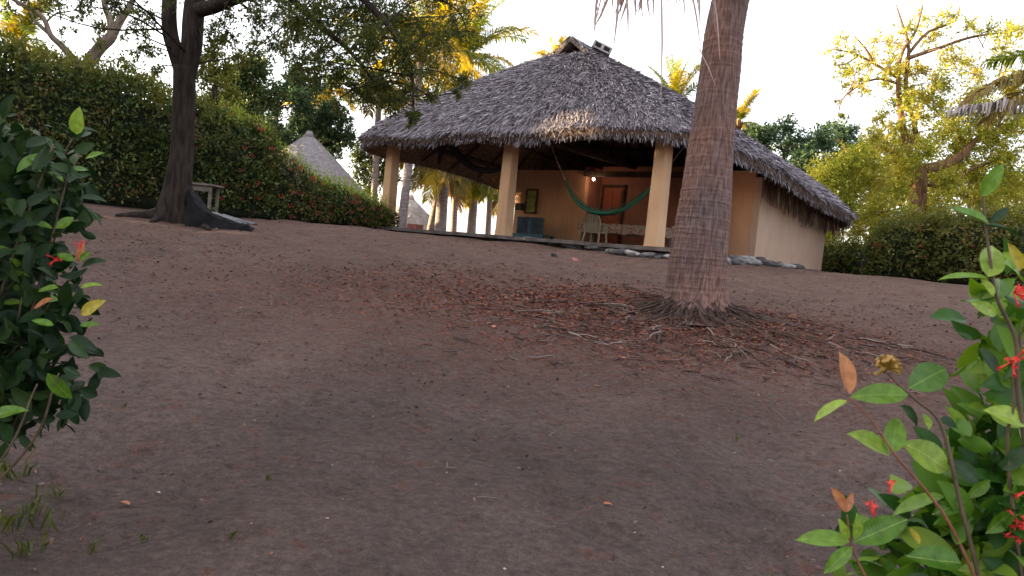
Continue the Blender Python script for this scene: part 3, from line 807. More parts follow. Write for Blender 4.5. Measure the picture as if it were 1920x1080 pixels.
    for rp in ([top, at(1400, -420, 7.6), at(1340, -130, 7.2), at(1235, -42, 7.0), at(1120, -14, 6.9)], [top, at(1430, -330, 7.4), at(1390, -150, 7.1), at(1340, -75, 7.0), at(1290, -60, 6.9)]):
        q = smooth_path(rp, 40)
        mb = MB(); mb.tube(q, np.linspace(0.03, 0.008, 40), 6)
        fr = mb.build('dead_frond', M['strip_dry'], th, smooth=True)
        mb = MB()
        for i in range(14, 40):
            for kk in range(3):
                p0 = q[i] + rr.normal(0, 0.02, 3)
                ln = rr.uniform(0.10, 0.42)
                dr = nrm(np.array([rr.normal(0.0, 0.13), rr.normal(0, 0.15), -1.0]))
                w = nrm(np.cross(dr, rr.normal(0, 1, 3))) * rr.uniform(0.006, 0.013)
                m1 = p0 + dr * ln * 0.6; m2 = p0 + dr * ln + rr.normal(0, 0.02, 3)
                mb.add([p0 - w, p0 + w, m1 + w, m1 - w, m2 + w*0.2, m2 - w*0.2], [(0, 1, 2, 3), (3, 2, 4, 5)])
        mb.build('dry_leaflets', M['strip_dry'], fr)['kind'] = 'stuff'
    fr = None
    for (x0, y0, x1, y1, w, Y) in ((1160, -30, 1150, 94, 9, 6.9), (1172, -30, 1178, 72, 9, 6.9), (1240, -30, 1239, 185, 8, 6.9), (1292, -40, 1315, 100, 9, 6.95), (1308, -40, 1312, 60, 8, 6.95),
                                  (1336, -30, 1350, 112, 7, 7.2), (1222, -30, 1224, 50, 6, 6.9), (1330, -40, 1342, 60, 6, 7.2), (1275, -40, 1285, 40, 7, 6.95), (1310, 90, 1342, 162, 5, 7.2)):
        a = at(x0, y0, Y); b2 = at(x1, y1, Y + 0.05); wv = np.array([0.7, 0.7, 0]) * w / FPX * Y * 0.8
        md = (a + b2) / 2 + [0.01, 0, 0]; bow = np.array([0.004, -0.006, 0])
        mb = MB()
        mb.add([a - wv*0.5, a + bow, a + wv*0.5, md - wv*0.5, md + bow, md + wv*0.5, b2 - wv*0.1, b2, b2 + wv*0.1], [(0, 1, 4, 3), (1, 2, 5, 4), (3, 4, 7, 6), (4, 5, 8, 7)])
        mb.build('dry_leaflet', M['strip_dry'], th)
garden_palm()

# ------------------------------------------------------------------ broadleaf trees
def clump_leaves(c, rad, n, L, W, r, flat=0.4, droop=0.0):
    """leaves set along small sprays radiating from a clump's middle"""
    ns = max(3, n // 14)
    d = nrm(r.normal(size=(ns, 3)) + np.array([0, 0, -droop]))
    ln = rad * r.uniform(0.45, 1.15, ns)
    st = c + d * (rad * r.uniform(0, 0.25, ns))[:, None]
    si = r.integers(0, ns, n); u = r.random(n) ** 0.7
    p = st[si] + d[si] * (ln[si] * u)[:, None] - np.array([0, 0, 1.0]) * (droop * 0.5 * rad * u ** 2)[:, None]
    p = p + r.normal(0, 0.045 * rad + 0.015, (n, 3))
    D = nrm(d[si] * 0.6 + r.normal(0, 0.7, (n, 3)))
    return leaf_arrays(p, D, r.uniform(0.7, 1.3, n) * L, r.uniform(0.7, 1.3, n) * W, flat), st, d, ln

def tree(name, label, base, limbs, clumps, bark, leaf, L, W, group=None, seed=1, lobes=None, seg=10, droop=0.0, twig_r=0.02, spray=True, flat=0.4, part_trunk=None, subs=True):
    """limbs: list of (points, radii, n); clumps: (centre, radius, leaves)"""
    r = np.random.default_rng(seed)
    th = thing(name, base, label, 'tree', group)
    nodes = []
    for i, (pts, rad, n) in enumerate(limbs):
        p = smooth_path(pts, n)
        rr = np.interp(np.linspace(0, 1, n), np.linspace(0, 1, len(rad)), rad)
        mb = MB(); mb.tube(p, rr, 52 if i == 0 and lobes else seg, lobes if i == 0 else None)
        mb.build('trunk' if i == 0 else 'limb', bark, th, smooth=True)
        nodes.append(np.column_stack([p, rr])[n // 4 if i == 0 else 0:])
    nodes = np.concatenate(nodes)
    allv = []; tw = MB()
    for c, rad, n in clumps:
        c = np.asarray(c, float)
        dd = np.linalg.norm(nodes[:, :3] - c, axis=1) + np.maximum(0, nodes[:, 2] - c[2]) * 0.6
        a = nodes[np.argmin(dd)]
        dist = np.linalg.norm(a[:3] - c)
        mid = (a[:3] + c) / 2 + r.normal(0, 0.10 * dist, 3) + [0, 0, 0.10 * dist]
        pp = smooth_path([a[:3], mid, c], 7)
        tr = min(a[3] * 0.8, twig_r * (0.7 + 0.25 * dist))
        tw.tube(pp, np.linspace(tr, 0.006 + rad * 0.006, 7), 5)
        v, st, d, ln = clump_leaves(c, rad, n, L, W, r, flat, droop)
        P = v.reshape(-1, 4, 3); P = P[clear_of_flecks(P.mean(axis=1), L * 0.5)]
        allv.append(P.reshape(-1, 3))
        if spray:
            for k in range(min(len(st), 10)):
                tw.tube([c, st[k] + d[k] * ln[k] * 0.5, st[k] + d[k] * ln[k] - [0, 0, droop * 0.4 * rad]], [0.004 + rad * 0.008, 0.004 + rad * 0.004, 0.003], 3, cap=False)
    if tw.n: tw.build('twigs', bark, th)['kind'] = 'stuff'
    quads_object('crown', np.concatenate(allv), leaf, th, 'stuff')
    return th

def blob_clumps(c, rx, ry, rz, n, rad, leaves, r, shell=0.55):
    d = nrm(r.normal(size=(n, 3))); k = shell + (1 - shell) * r.random(n)
    return [(c + d[i] * k[i] * np.array([rx, ry, rz]), rad * r.uniform(0.7, 1.25), leaves) for i in range(n)]

def pxclumps(lst, Y, r, jit=1.2, dens=1.0):
    out = []
    for x, y, rp, n in lst:
        yy = Y + r.uniform(-jit, jit)
        out.append((at(x, y, yy), rp / FPX * yy, int(n * dens)))
    return out

def shade_tree():
    r = np.random.default_rng(21)
    Y = 13.0
    base = gpt(333, 408, Y)
    A = lambda x, y, dy=0.0: at(x, y, Y + dy)
    b0 = base - [0, 0, 0.12]
    px = Y / FPX
    limbs = [([b0, A(332, 350), A(340, 280), A(345, 200), A(347, 125)], [36*px, 24*px, 21*px, 20*px, 19*px], 40),
             ([A(343, 150), A(330, 100), A(319, 60), A(318, 0), A(330, -120, 0.3)], [12*px, 14*px, 14*px, 13*px, 9*px], 18),
             ([A(350, 150), A(359, 90), A(363, 30), A(372, -40), A(400, -160, -0.4)], [15*px, 19*px, 19*px, 17*px, 11*px], 18),
             ([A(366, 20), A(400, 12, -0.3), A(440, -4, -0.8), A(560, -40, -1.4), A(700, -40, -2.0), A(830, 0, -2.3)], [14*px, 13*px, 12*px, 10*px, 7*px, 3*px], 24),
             ([A(380, -60), A(470, -90, -0.5), A(600, -90, 0.8), A(740, -20, 1.5)], [12*px, 10*px, 8*px, 3*px], 18),
             ([A(520, -30, -1.2), A(590, 40, -1.0), A(650, 90, -0.8), A(700, 150, -0.8)], [7*px, 5*px, 4*px, 2*px], 14),
             ([A(640, -42, -1.7), A(730, 50, -1.7), A(770, 120, -1.8), A(775, 200, -1.8)], [6*px, 5*px, 3*px, 1.5*px], 14),
             ([A(318, -10), A(260, -60, 0.5), A(180, -60, 1.0), A(110, -20, 1.2)], [9*px, 7*px, 5*px, 2*px], 14)]
    spec = [(430, 60, 34, 380), (480, 30, 40, 520), (520, 75, 36, 420), (560, 35, 50, 900), (600, 90, 42, 700), (640, 45, 52, 1000), (640, 130, 38, 620), (690, 70, 52, 1100),
            (700, 135, 42, 800), (730, 30, 54, 1200), (760, 95, 52, 1200), (785, 40, 54, 900), (800, 135, 36, 400), (830, 70, 48, 480), (850, 30, 38, 300), (762, 165, 30, 420),
            (730, 185, 26, 300), (776, 210, 14, 170), (772, 232, 8, 60), (720, 155, 34, 500), (690, 175, 24, 260), (868, 150, 14, 170), (862, 172, 9, 80), (560, 110, 30, 300), (600, 20, 52, 1000),
            (680, 8, 56, 1200), (540, 2, 50, 900), (452, 108, 20, 130), (404, 55, 24, 200), (876, 58, 30, 120), (880, 18, 26, 90), (480, 90, 26, 220), (590, 130, 26, 240), (660, 165, 20, 180),
            (620, -40, 60, 900), (740, -50, 70, 1200), (840, -40, 60, 900), (480, -50, 60, 900), (400, -80, 60, 900), (300, -60, 60, 800), (200, -60, 60, 700), (810, 175, 16, 140), (640, 200, 16, 90),
            (280, 25, 26, 180), (270, 85, 24, 140), (240, 50, 22, 110), (296, 125, 18, 90), (150, 10, 26, 120), (90, 0, 26, 120), (210, 8, 22, 110), (60, 14, 18, 70), (395, 90, 20, 120), (425, 15, 26, 230)]
    cl = pxclumps(spec, Y - 0.9, r, 1.5, 1.1)
    def lob(a, v):
        k = max(0.0, 1 - v * 1.05)
        return 1 + (0.10 + 0.26 * k ** 2) * np.sin(3 * a + 0.6 + v * 0.9) + (0.05 + 0.12 * k) * np.sin(5 * a + 2.0 - v * 1.5) + 0.03 * np.sin(9 * a + v * 14) - 0.72 * math.exp(-((v - 0.28) / 0.30) ** 2) * np.exp(-((a - 2.75 + v * 0.6) / 0.36) ** 2)
    th = tree('shade_tree', 'dark forked tree with fluted trunk and fine hanging foliage beside the hedge', base, limbs, cl, M['bark'], M['leaf_fine'], 0.075, 0.026, seed=5, lobes=lob, seg=12, droop=0.5, twig_r=0.016, flat=0.2)
    # surface roots
    for pts, r0 in (([(330, 392), (285, 403), (250, 409), (216, 409)], 0.10), ([(325, 400), (300, 412), (282, 418)], 0.09), ([(345, 400), (372, 412), (395, 422)], 0.11)):
        q = []
        for i, (x, y) in enumerate(pts):
            p = gpt(x, y, Y - 0.15 * i - (0.5 if y > 415 else 0)); p[2] += r0 * (0.9 - 0.75 * i / (len(pts) - 1)) * (1.0 if i else 3.0)
            q.append(p)
        mb = MB(); mb.tube(smooth_path(q, 12), np.linspace(r0 * 1.3, r0 * 0.25, 12), 8); mb.build('root', M['bark'], th, smooth=True)
shade_tree()

def garden_trees():
    r = np.random.default_rng(31)
    # forked tree beyond the clipped hedge
    Y = 22; px = Y / FPX; A = lambda x, y, dy=0.0: at(x, y, Y + dy)
    b = gpt(158, 330, Y)
    limbs = [([b, A(156, 200), A(156, 128)], [16*px, 13*px, 12*px], 12),
             ([A(156, 132), A(118, 88), A(95, 66), A(80, 32), A(40, 6), A(0, -10)], [8*px, 6*px, 5*px, 4*px, 3*px, 2*px], 18),
             ([A(98, 68), A(64, 38), A(60, 24), A(24, 0), A(-10, -20)], [4*px, 3*px, 2.5*px, 2*px, 1.5*px], 12),
             ([A(76, 28), A(75, 5), A(78, -30)], [2.5*px, 2*px, 1.5*px], 7),
             ([A(86, 42), A(105, 26), A(140, 20)], [2*px, 1.5*px, 1*px], 7),
             ([A(156, 134), A(185, 92), A(210, 66), A(206, 36), A(196, 10), A(190, -40)], [12*px, 11*px, 10*px, 6*px, 5*px, 3*px], 18),
             ([A(210, 66), A(226, 38), A(242, 14), A(258, -20)], [9*px, 7*px, 6*px, 4*px], 12)]
    spec = [(190, 45, 18, 130), (180, 80, 14, 70), (215, 25, 18, 110), (270, 60, 20, 120), (285, 95, 20, 120), (260, 30, 22, 130), (130, 55, 12, 40), (115, 70, 10, 40), (170, 5, 26, 140), (110, 5, 26, 120), (50, 5, 24, 110),
            (20, 20, 16, 60), (240, 95, 14, 60), (225, 110, 12, 50), (145, 35, 14, 50), (270, 140, 16, 100), (250, 120, 14, 70), (290, 150, 18, 120), (100, -20, 40, 300), (200, -40, 40, 300), (205, 55, 14, 150), (190, 70, 10, 60)]
    tree('forked_tree', 'pale forked tree with thin bare branches behind the tall hedge', b, limbs, pxclumps(spec, Y, r, 1.5, 1.0), M['bark_pale'], M['leaf_fine'], 0.12, 0.05, 'trees around the garden', 7, droop=0.3, twig_r=0.014)
    # olive tree right behind the shade tree
    b = gpt(400, 360, 21); A = lambda x, y, dy=0.0: at(x, y, 21 + dy)
    tree('olive_green_tree', 'olive green tree seen close behind the forked trunk', b, [([b, A(404, 260), A(402, 160)], [0.14, 0.11, 0.05], 10)],
         pxclumps([(400, 105, 30, 420), (398, 150, 36, 700), (410, 190, 36, 800), (388, 200, 30, 600), (430, 230, 30, 500), (400, 240, 34, 600), (425, 130, 24, 300), (385, 130, 22, 250), (440, 180, 20, 240)], 21, r, 0.8), M['bark'], M['leaf_olive'], 0.12, 0.055, 'trees around the garden', 9)
    # dark round trees
    for (x, y, Y, rx, rz, n, leaf, lab, s) in ((520, 205, 32, 1.9, 2.1, 34, 'leaf_blue', 'dark blue-green round tree behind the flowering hedge', 11), (600, 250, 34, 1.3, 1.6, 22, 'leaf_blue', 'smaller dark green tree between flowering hedge and small grey hut', 12),
                                               (700, 320, 38, 1.0, 1.7, 12, 'leaf_dark', 'loose dark tree beside the end veranda post', 13), (462, 190, 29, 1.0, 1.7, 16, 'leaf_dark', 'narrow dark tree over the flowering hedge top', 14)):
        c = at(x, y, Y); b = np.array([c[0], c[1], float(gz(c[0], c[1]))])
        tree('round_tree', lab, b, [([b, (b + c) / 2 + [0.1, 0, 0], c], [0.16, 0.12, 0.05], 10)], blob_clumps(c, rx, rx, rz, n, 0.62, 560, r), M['bark'], M[leaf], 0.15, 0.075, 'trees around the garden', s)
    # big yellow tree past the house
    Y = 30; px = Y / FPX; A = lambda x, y, dy=0.0: at(x, y, Y + dy)
    b = gpt(1716, 440, Y)
    limbs = [([b, A(1718, 400), A(1722, 360), A(1724, 315)], [18*px, 16*px, 15*px, 13*px], 14),
             ([A(1722, 325), A(1700, 270), A(1690, 220), A(1684, 150), A(1690, 100), A(1716, 60), A(1730, 10)], [7*px, 6*px, 5.5*px, 4.5*px, 3.5*px, 2.5*px, 1.2*px], 22),
             ([A(1724, 320), A(1716, 240), A(1698, 170), A(1704, 90), A(1690, 40), A(1680, 8)], [5*px, 4.5*px, 4*px, 3*px, 2*px, 1*px], 18),
             ([A(1726, 318), A(1770, 308), A(1805, 290), A(1830, 262), A(1870, 240)], [10*px, 9*px, 8*px, 5*px, 3*px], 14),
             ([A(1690, 150), A(1640, 120), A(1600, 100), A(1560, 92)], [3.4*px, 2.6*px, 2*px, 1*px], 12),
             ([A(1692, 160), A(1650, 148), A(1615, 158), A(1580, 185), A(1572, 215)], [2.6*px, 2.2*px, 1.8*px, 1.3*px, .8*px], 14),
             ([A(1700, 110), A(1760, 90), A(1820, 70), A(1890, 60)], [4*px, 3*px, 2.5*px, 1.5*px], 12),
             ([A(1704, 100), A(1740, 60), A(1790, 40), A(1800, 10)], [3*px, 2.5*px, 2*px, 1*px], 10),
             ([A(1610, 104), A(1585, 120), A(1562, 122)], [2*px, 1.5*px, 1*px], 7), ([A(1640, 120), A(1622, 90), A(1600, 66)], [2.5*px, 1.8*px, 1*px], 7),
             ([A(1724, 340), A(1780, 350), A(1815, 320), A(1870, 300)], [6*px, 5*px, 4*px, 2*px], 12),
             ([A(1720, 350), A(1660, 320), A(1600, 290), A(1570, 260)], [5*px, 4*px, 3*px, 1.5*px], 12)]
    spec = [(1560, 330, 40, 700), (1600, 300, 40, 700), (1640, 330, 40, 700), (1590, 370, 42, 800), (1640, 390, 40, 700), (1560, 400, 34, 500), (1680, 300, 36, 500), (1700, 260, 34, 400), (1740, 280, 30, 350), (1660, 270, 30, 320),
            (1780, 230, 34, 420), (1820, 210, 34, 420), (1860, 260, 36, 500), (1900, 230, 34, 450), (1880, 300, 40, 700), (1830, 330, 40, 600), (1780, 340, 30, 350), (1900, 350, 44, 700), (1850, 370, 40, 500), (1790, 300, 28, 260), (1815, 280, 28, 260), (1840, 250, 30, 280), (1860, 220, 30, 240), (1800, 250, 26, 220), (1700, 340, 26, 200), (1730, 370, 26, 180), (1680, 240, 24, 160), (1760, 200, 26, 180), (1710, 180, 22, 140), (1830, 180, 28, 200), (1540, 360, 30, 380), (1530, 320, 26, 260), (1545, 420, 30, 300), (1600, 410, 36, 380), (1660, 430, 34, 300), (1740, 330, 30, 260), (1700, 310, 30, 300), (1630, 280, 26, 240), (1760, 260, 28, 260), (1720, 220, 24, 180),
            (1740, 180, 26, 200), (1720, 130, 22, 150), (1760, 150, 26, 170), (1700, 60, 18, 60), (1740, 70, 24, 120), (1790, 110, 28, 130), (1830, 140, 28, 130), (1870, 110, 30, 130), (1900, 160, 34, 200), (1780, 30, 22, 70), (1660, 150, 18, 60),
            (1630, 110, 18, 50), (1600, 92, 18, 50), (1580, 70, 14, 26), (1570, 110, 12, 22), (1610, 150, 14, 26), (1650, 220, 22, 120), (1640, 250, 24, 180), (1720, 400, 30, 200), (1770, 390, 36, 350), (1690, 350, 26, 240), (1690, 400, 26, 240),
            (1560, 440, 26, 240), (1610, 430, 26, 240), (1680, 190, 14, 60), (1890, 60, 26, 100), (1850, 60, 24, 70), (1950, 250, 60, 900), (1960, 120, 60, 500), (1800, 280, 24, 240), (1580, 215, 8, 20), (1572, 190, 8, 20)]
    for _ in range(70):
        x = r.uniform(1560, 1930); y = r.uniform(25, 215)
        if x < 1650 and (y < 60 or y > 170): continue
        spec.append((x, y, r.uniform(16, 30), int(r.uniform(14, 60))))
    tree('golden_tree', 'large tree with sunlit yellow foliage and gnarled bare upper branches', b, limbs, pxclumps(spec, Y, r, 1.6, 3.4), M['bark_warm'], M['leaf_yellow'], 0.12, 0.056, 'trees around the garden', 17, droop=0.1, twig_r=0.018)
    # hazy green trees past the roof eave
    for (x, y, Y, rx, rz, n, lab, s, leaf) in ((1470, 285, 46, 2.6, 2.0, 26, 'dull green tree showing over the sloping side of the roof', 41, 'leaf_blue'), (1560, 300, 50, 2.4, 2.2, 22, 'green tree crown between the roof slope and golden tree', 42, 'leaf_blue'),
                                               (1640, 345, 42, 2.2, 1.9, 16, 'deep green tree in the shade behind the golden tree', 43, 'leaf_dark'), (1800, 385, 38, 3.2, 1.6, 20, 'broad dark green tree low behind the golden trunk', 44, 'leaf_olive')):
        c = at(x, y, Y); b = np.array([c[0], c[1], float(gz(c[0], c[1]))])
        tree('green_tree', lab, b, [([b, (b + c) / 2 + [0.15, 0, 0], c], [0.2, 0.15, 0.06], 10)], blob_clumps(c, rx, rx, rz, n, 0.8, 440, r), M['bark'], M[leaf], 0.22, 0.11, 'trees around the garden', s)
garden_trees()

def shade_belt():
    """unseen row of trees on the sunny side, sized to keep the yard in shade"""
    r = np.random.default_rng(51)
    k = 0
    for y in np.arange(-12, 30, 4.2):
        for x, h in ((-25.5 + r.uniform(-0.6, 0.6), 13.5), (-31 + r.uniform(-0.8, 0.8), 14.0)):
            if y > 25.5: h = 9.0
            if x < -28: y2 = y + 2.3
            else: y2 = y
            b = np.array([x, y2, float(gz(x, y2))]); c = b + [0, 0, h / 2]
            cl = blob_clumps(c, 2.6, 2.9, h / 2 - 0.6, 84, 1.25, 130, r, 0.1)
            tree('shade_belt_tree', 'tall dense leafy tree in the unseen row shading the garden', b, [([b, b + [0.1, 0, 4], c + [0, 0, 3]], [0.3, 0.24, 0.08], 10)], cl, M['bark'], M['leaf_dark'], 0.55, 0.36, 'trees of the unseen shade row', 60 + k, spray=False, twig_r=0.03)
            k += 1
shade_belt()

# ------------------------------------------------------------------ hedges
def hedge(name, label, path, dens, leaf, L, W, flowers=0, top_leaf=None, seed=1, group=None):
    """path: rows of (x, y, height, half width)"""
    r = np.random.default_rng(seed)
    path = np.asarray(path, float)
    q = smooth_path(path, 60)
    z0 = gz(q[:, 0], q[:, 1])
    th = thing(name, (q[30, 0], q[30, 1], z0[30]), label, 'hedge', group)
    t = nrm(np.gradient(q[:, :2], axis=0)); s = np.stack([-t[:, 1], t[:, 0]], 1)
    # solid core that blocks see-through; its near-black paints the inner shade
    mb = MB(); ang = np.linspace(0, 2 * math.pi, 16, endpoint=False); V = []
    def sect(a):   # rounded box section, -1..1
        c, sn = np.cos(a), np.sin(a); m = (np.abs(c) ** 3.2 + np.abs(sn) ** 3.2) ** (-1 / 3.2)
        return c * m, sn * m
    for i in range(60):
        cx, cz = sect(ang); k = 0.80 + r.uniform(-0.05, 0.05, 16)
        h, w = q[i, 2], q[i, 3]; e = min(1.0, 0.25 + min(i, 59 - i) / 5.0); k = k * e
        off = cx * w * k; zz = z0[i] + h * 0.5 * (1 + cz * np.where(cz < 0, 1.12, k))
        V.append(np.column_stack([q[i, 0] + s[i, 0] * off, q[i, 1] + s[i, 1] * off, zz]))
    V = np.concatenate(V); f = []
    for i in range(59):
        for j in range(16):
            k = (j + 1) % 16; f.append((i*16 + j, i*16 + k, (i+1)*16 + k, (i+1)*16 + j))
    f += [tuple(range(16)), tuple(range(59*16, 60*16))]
    mb.add(V, f); mb.build('dark_core', M['dark_core_fill'], th)
    # leaves in tufts over the surface
    seglen = np.linalg.norm(np.diff(q[:, :2], axis=0), axis=1); cum = np.concatenate([[0], np.cumsum(seglen)])
    area = float(np.sum(seglen * (2 * q[1:, 2] + 2 * q[1:, 3])))
    def surf(n, kmin, kmax, amin=-0.25):
        u = r.random(n) * cum[-1]
        ii = np.clip(np.searchsorted(cum, u) - 1, 0, 58); fr = (u - cum[ii]) / np.maximum(seglen[ii], 1e-6)
        Q = q[ii] * (1 - fr)[:, None] + q[ii + 1] * fr[:, None]
        a = r.uniform(amin * math.pi, (1 - amin) * math.pi, n)
        cx, cz = sect(a); k = r.uniform(kmin, kmax, n)
        lump = 1 + 0.10 * vnoise(u, a * 0.6, 0.55, seed) + 0.09 * vnoise(u, a * 0.5, 0.25, seed + 3)
        k = k * lump
        off = cx * Q[:, 3] * k
        P = np.column_stack([Q[:, 0] + s[ii, 0] * off, Q[:, 1] + s[ii, 1] * off, gz(Q[:, 0], Q[:, 1]) + Q[:, 2] * 0.5 * (1 + cz * k)])
        N = nrm(np.column_stack([s[ii, 0] * cx, s[ii, 1] * cx, cz]))
        P[:, 2] = np.maximum(P[:, 2], gz(P[:, 0], P[:, 1]) + 0.03)
        return P, N
    nt = int(area * dens)
    P, N = surf(nt, 0.82, 1.06)
    allv = []
    m = 7
    PP = np.repeat(P, m, 0) + r.normal(0, 0.055, (nt * m, 3)); NN = np.repeat(N, m, 0)
    D = nrm(NN * 0.6 + r.normal(0, 0.7, (nt * m, 3)) + [0, 0, 0.25])
    keep = clear_of_flecks(PP)
    PP, D = PP[keep], D[keep]
    PP[:, 2] = np.maximum(PP[:, 2], gz(PP[:, 0], PP[:, 1]) + 0.02)
    V = leaf_arrays(PP, D, r.uniform(0.7, 1.3, len(PP)) * L, r.uniform(0.7, 1.3, len(PP)) * W, 0.35)
    quads_object('foliage', V, leaf, th, 'stuff')
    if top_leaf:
        # shoots standing out of the top; their lighter colour paints in the lit top
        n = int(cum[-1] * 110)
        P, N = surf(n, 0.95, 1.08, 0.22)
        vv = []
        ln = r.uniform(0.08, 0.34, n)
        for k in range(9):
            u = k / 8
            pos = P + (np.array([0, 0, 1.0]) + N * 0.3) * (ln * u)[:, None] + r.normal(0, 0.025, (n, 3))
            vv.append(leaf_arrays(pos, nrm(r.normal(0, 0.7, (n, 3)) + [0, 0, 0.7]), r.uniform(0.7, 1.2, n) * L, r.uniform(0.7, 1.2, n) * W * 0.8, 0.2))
        quads_object('lit_top_shoots', np.concatenate(vv), top_leaf, th, 'stuff')
    if flowers:
        me = flower_mesh()
        P, N = surf(flowers, 1.02, 1.10)
        for i in range(flowers):
            o = bpy.data.objects.new('flower_cluster', me)
            o.location = tuple(P[i] - parent_origin(th)); o.rotation_euler = Vector(N[i]).to_track_quat('Z', 'Y').to_euler()
            sc = r.uniform(0.5, 1.15); o.scale = (sc,) * 3
            link(o, th)
    return th

_FL = []
def flower_mesh():
    if _FL: return _FL[0]
    r = np.random.default_rng(3); mb = MB()
    for i in range(11):
        d = nrm(r.normal(size=3) + [0, 0, 0.9]); a = d * 0.03
        s = nrm(np.cross(d, r.normal(size=3))) * 0.022; t = a + d * 0.045
        mb.add([a, a + d*0.02 + s, t, a + d*0.02 - s], [(0, 1, 2, 3)])
    me = bpy.data.meshes.new('flower_cluster'); me.from_pydata(np.concatenate(mb.v).tolist(), [], mb.f)
    me.materials.append(M['red_flower']); me.update(); _FL.append(me); return me

def hp_from_px(lst):
    """(base pixel, distance, height, half width) -> hedge path; the hedge's near face stands on the pixel"""
    out = []
    for x, y, Y, h, w in lst:
        p = at(x, y, Y); out.append((p[0], Y + w, h, w))
    return out

hedge('clipped_hedge', 'tall dark clipped hedge standing behind the forked tree', hp_from_px([(-330, 350, 15.4, 3.0, 0.9), (-120, 360, 15.8, 3.05, 0.9), (60, 368, 16.2, 2.95, 0.9), (200, 372, 16.6, 2.7, 0.9), (300, 375, 16.9, 2.45, 0.85), (400, 380, 17.2, 2.2, 0.8), (455, 386, 17.9, 1.9, 0.7)]), 75, M['leaf_hedge'], 0.105, 0.055, 26, M['leaf_olive'], 71, 'garden hedges')
hedge('flowering_hedge', 'hedge dotted with red flowers, getting lower toward the end veranda post', hp_from_px([(365, 383, 17.0, 2.35, 0.75), (415, 386, 17.4, 2.25, 0.75), (470, 395, 18.0, 1.70, 0.8), (540, 408, 19.0, 1.12, 0.8), (610, 418, 20.3, 0.86, 0.75), (670, 424, 21.6, 0.68, 0.65), (712, 428, 22.6, 0.56, 0.5)]), 95, M['leaf_hedge'], 0.085, 0.045, 240, M['leaf_lime_lit'], 72, 'garden hedges')
hedge('low_hedge', 'low end of the hedge touching the corner of the house wall', hp_from_px([(1552, 516, 27.0, 0.8, 0.6), (1600, 520, 25.8, 0.9, 0.7), (1645, 524, 25.0, 1.0, 0.7)]), 70, M['leaf_hedge_light'], 0.11, 0.06, 4, M['leaf_olive'], 73, 'garden hedges')
hedge('broad_hedge', 'broad rounded dark hedge in front of the golden tree', hp_from_px([(1632, 525, 24.0, 0.9, 0.6), (1665, 527, 23.6, 1.45, 0.8), (1720, 529, 23.0, 1.85, 1.0), (1800, 531, 22.4, 1.95, 1.1), (1880, 534, 21.6, 1.95, 1.1), (1990, 538, 20.8, 2.0, 1.1)]), 75, M['leaf_hedge_light'], 0.115, 0.06, 30, M['leaf_olive'], 74, 'garden hedges')

# ------------------------------------------------------------------ small huts beyond the garden
def cone_hut(name, label, peak, Y, half, drop, mat, matw, blade, lean=0.0):
    c = at(*peak, Y); g = float(gz(c[0], c[1]))
    th = thing(name, (c[0], c[1], g), label, 'hut', 'small thatched huts')
    mb = MB(); n = 40
    prof = [(0.0, 0.0), (0.10, 0.06), (0.35, 0.30), (0.7, 0.66), (1.0, 1.0)]
    V = []
    for (rr, dd) in prof:
        for j in range(n):
            a = 2 * math.pi * j / n; V.append(c + [math.cos(a) * rr * half, math.sin(a) * rr * half, -dd * drop])
    f = [(i*n + j, (i+1)*n + j, (i+1)*n + (j+1) % n, i*n + (j+1) % n) for i in range(4) for j in range(n)]
    mb.add(V, f); rf = mb.build('roof', mat, th, smooth=True)
    m = 7000; a = rng.uniform(0, 2 * math.pi, m); u = np.sqrt(rng.random(m))
    P = np.stack([c[0] + np.cos(a) * u * half, c[1] + np.sin(a) * u * half, c[2] - u * drop + rng.uniform(0, 0.07, m)], 1)
    D = nrm(np.stack([np.cos(a) * half, np.sin(a) * half, np.full(m, -drop)], 1) + rng.normal(0, 0.5, (m, 3)))
    S = nrm(np.cross(D, [0, 0, 1.0])); L = rng.uniform(0.2, 0.45, m)[:, None]; W = rng.uniform(0.03, 0.07, m)[:, None]
    quads_object('thatch', np.stack([P - S*W*.5, P + S*W*.5, P + D*L + S*W*.3, P + D*L - S*W*.3], 1).reshape(-1, 3), blade, rf, 'stuff')
    mb = MB(); V = []
    for zz in (g - 0.1, c[2] - drop + 0.2):
        for j in range(24):
            b = 2 * math.pi * j / 24; V.append((c[0] + math.cos(b) * half * 0.8, c[1] + math.sin(b) * half * 0.8, zz))
    mb.add(V, [(j, (j+1) % 24, 24 + (j+1) % 24, 24 + j) for j in range(24)]); mb.build('wall', matw, th, smooth=True)
    mb = MB(); mb.tube([c - [0, 0, 0.15], c + [0, 0, 0.12]], [0.22, 0.10], 10); mb.build('roof_cap', mat, rf, smooth=True)
    return th
cone_hut('thatched_hut', 'grey conical thatch roof rising behind the flowering hedge', (580, 252), 29, 3.0, 2.75, noisemat('weathered_core', (0.14, 0.13, 0.135), (0.30, 0.275, 0.285), 12), PLASTER, leafmat('weathered_thatch', [(0.16, 0.145, 0.155), (0.30, 0.28, 0.295), (0.46, 0.43, 0.45)], 0.0, 0.9))
PALE = leafmat('pale_thatch', [(0.45, 0.43, 0.45), (0.62, 0.60, 0.62), (0.72, 0.70, 0.72)], 0.0, 0.9)  # pale grey over the whole hut roof
cone_hut('thatched_hut', 'pale conical hut seen under the veranda roof', (771, 370), 38, 1.75, 1.6, noisemat('pale_core', (0.5, 0.48, 0.5), (0.66, 0.64, 0.66), 8), noisemat('white_hut_wall', (0.6, 0.58, 0.58), (0.75, 0.73, 0.73), 4), PALE)

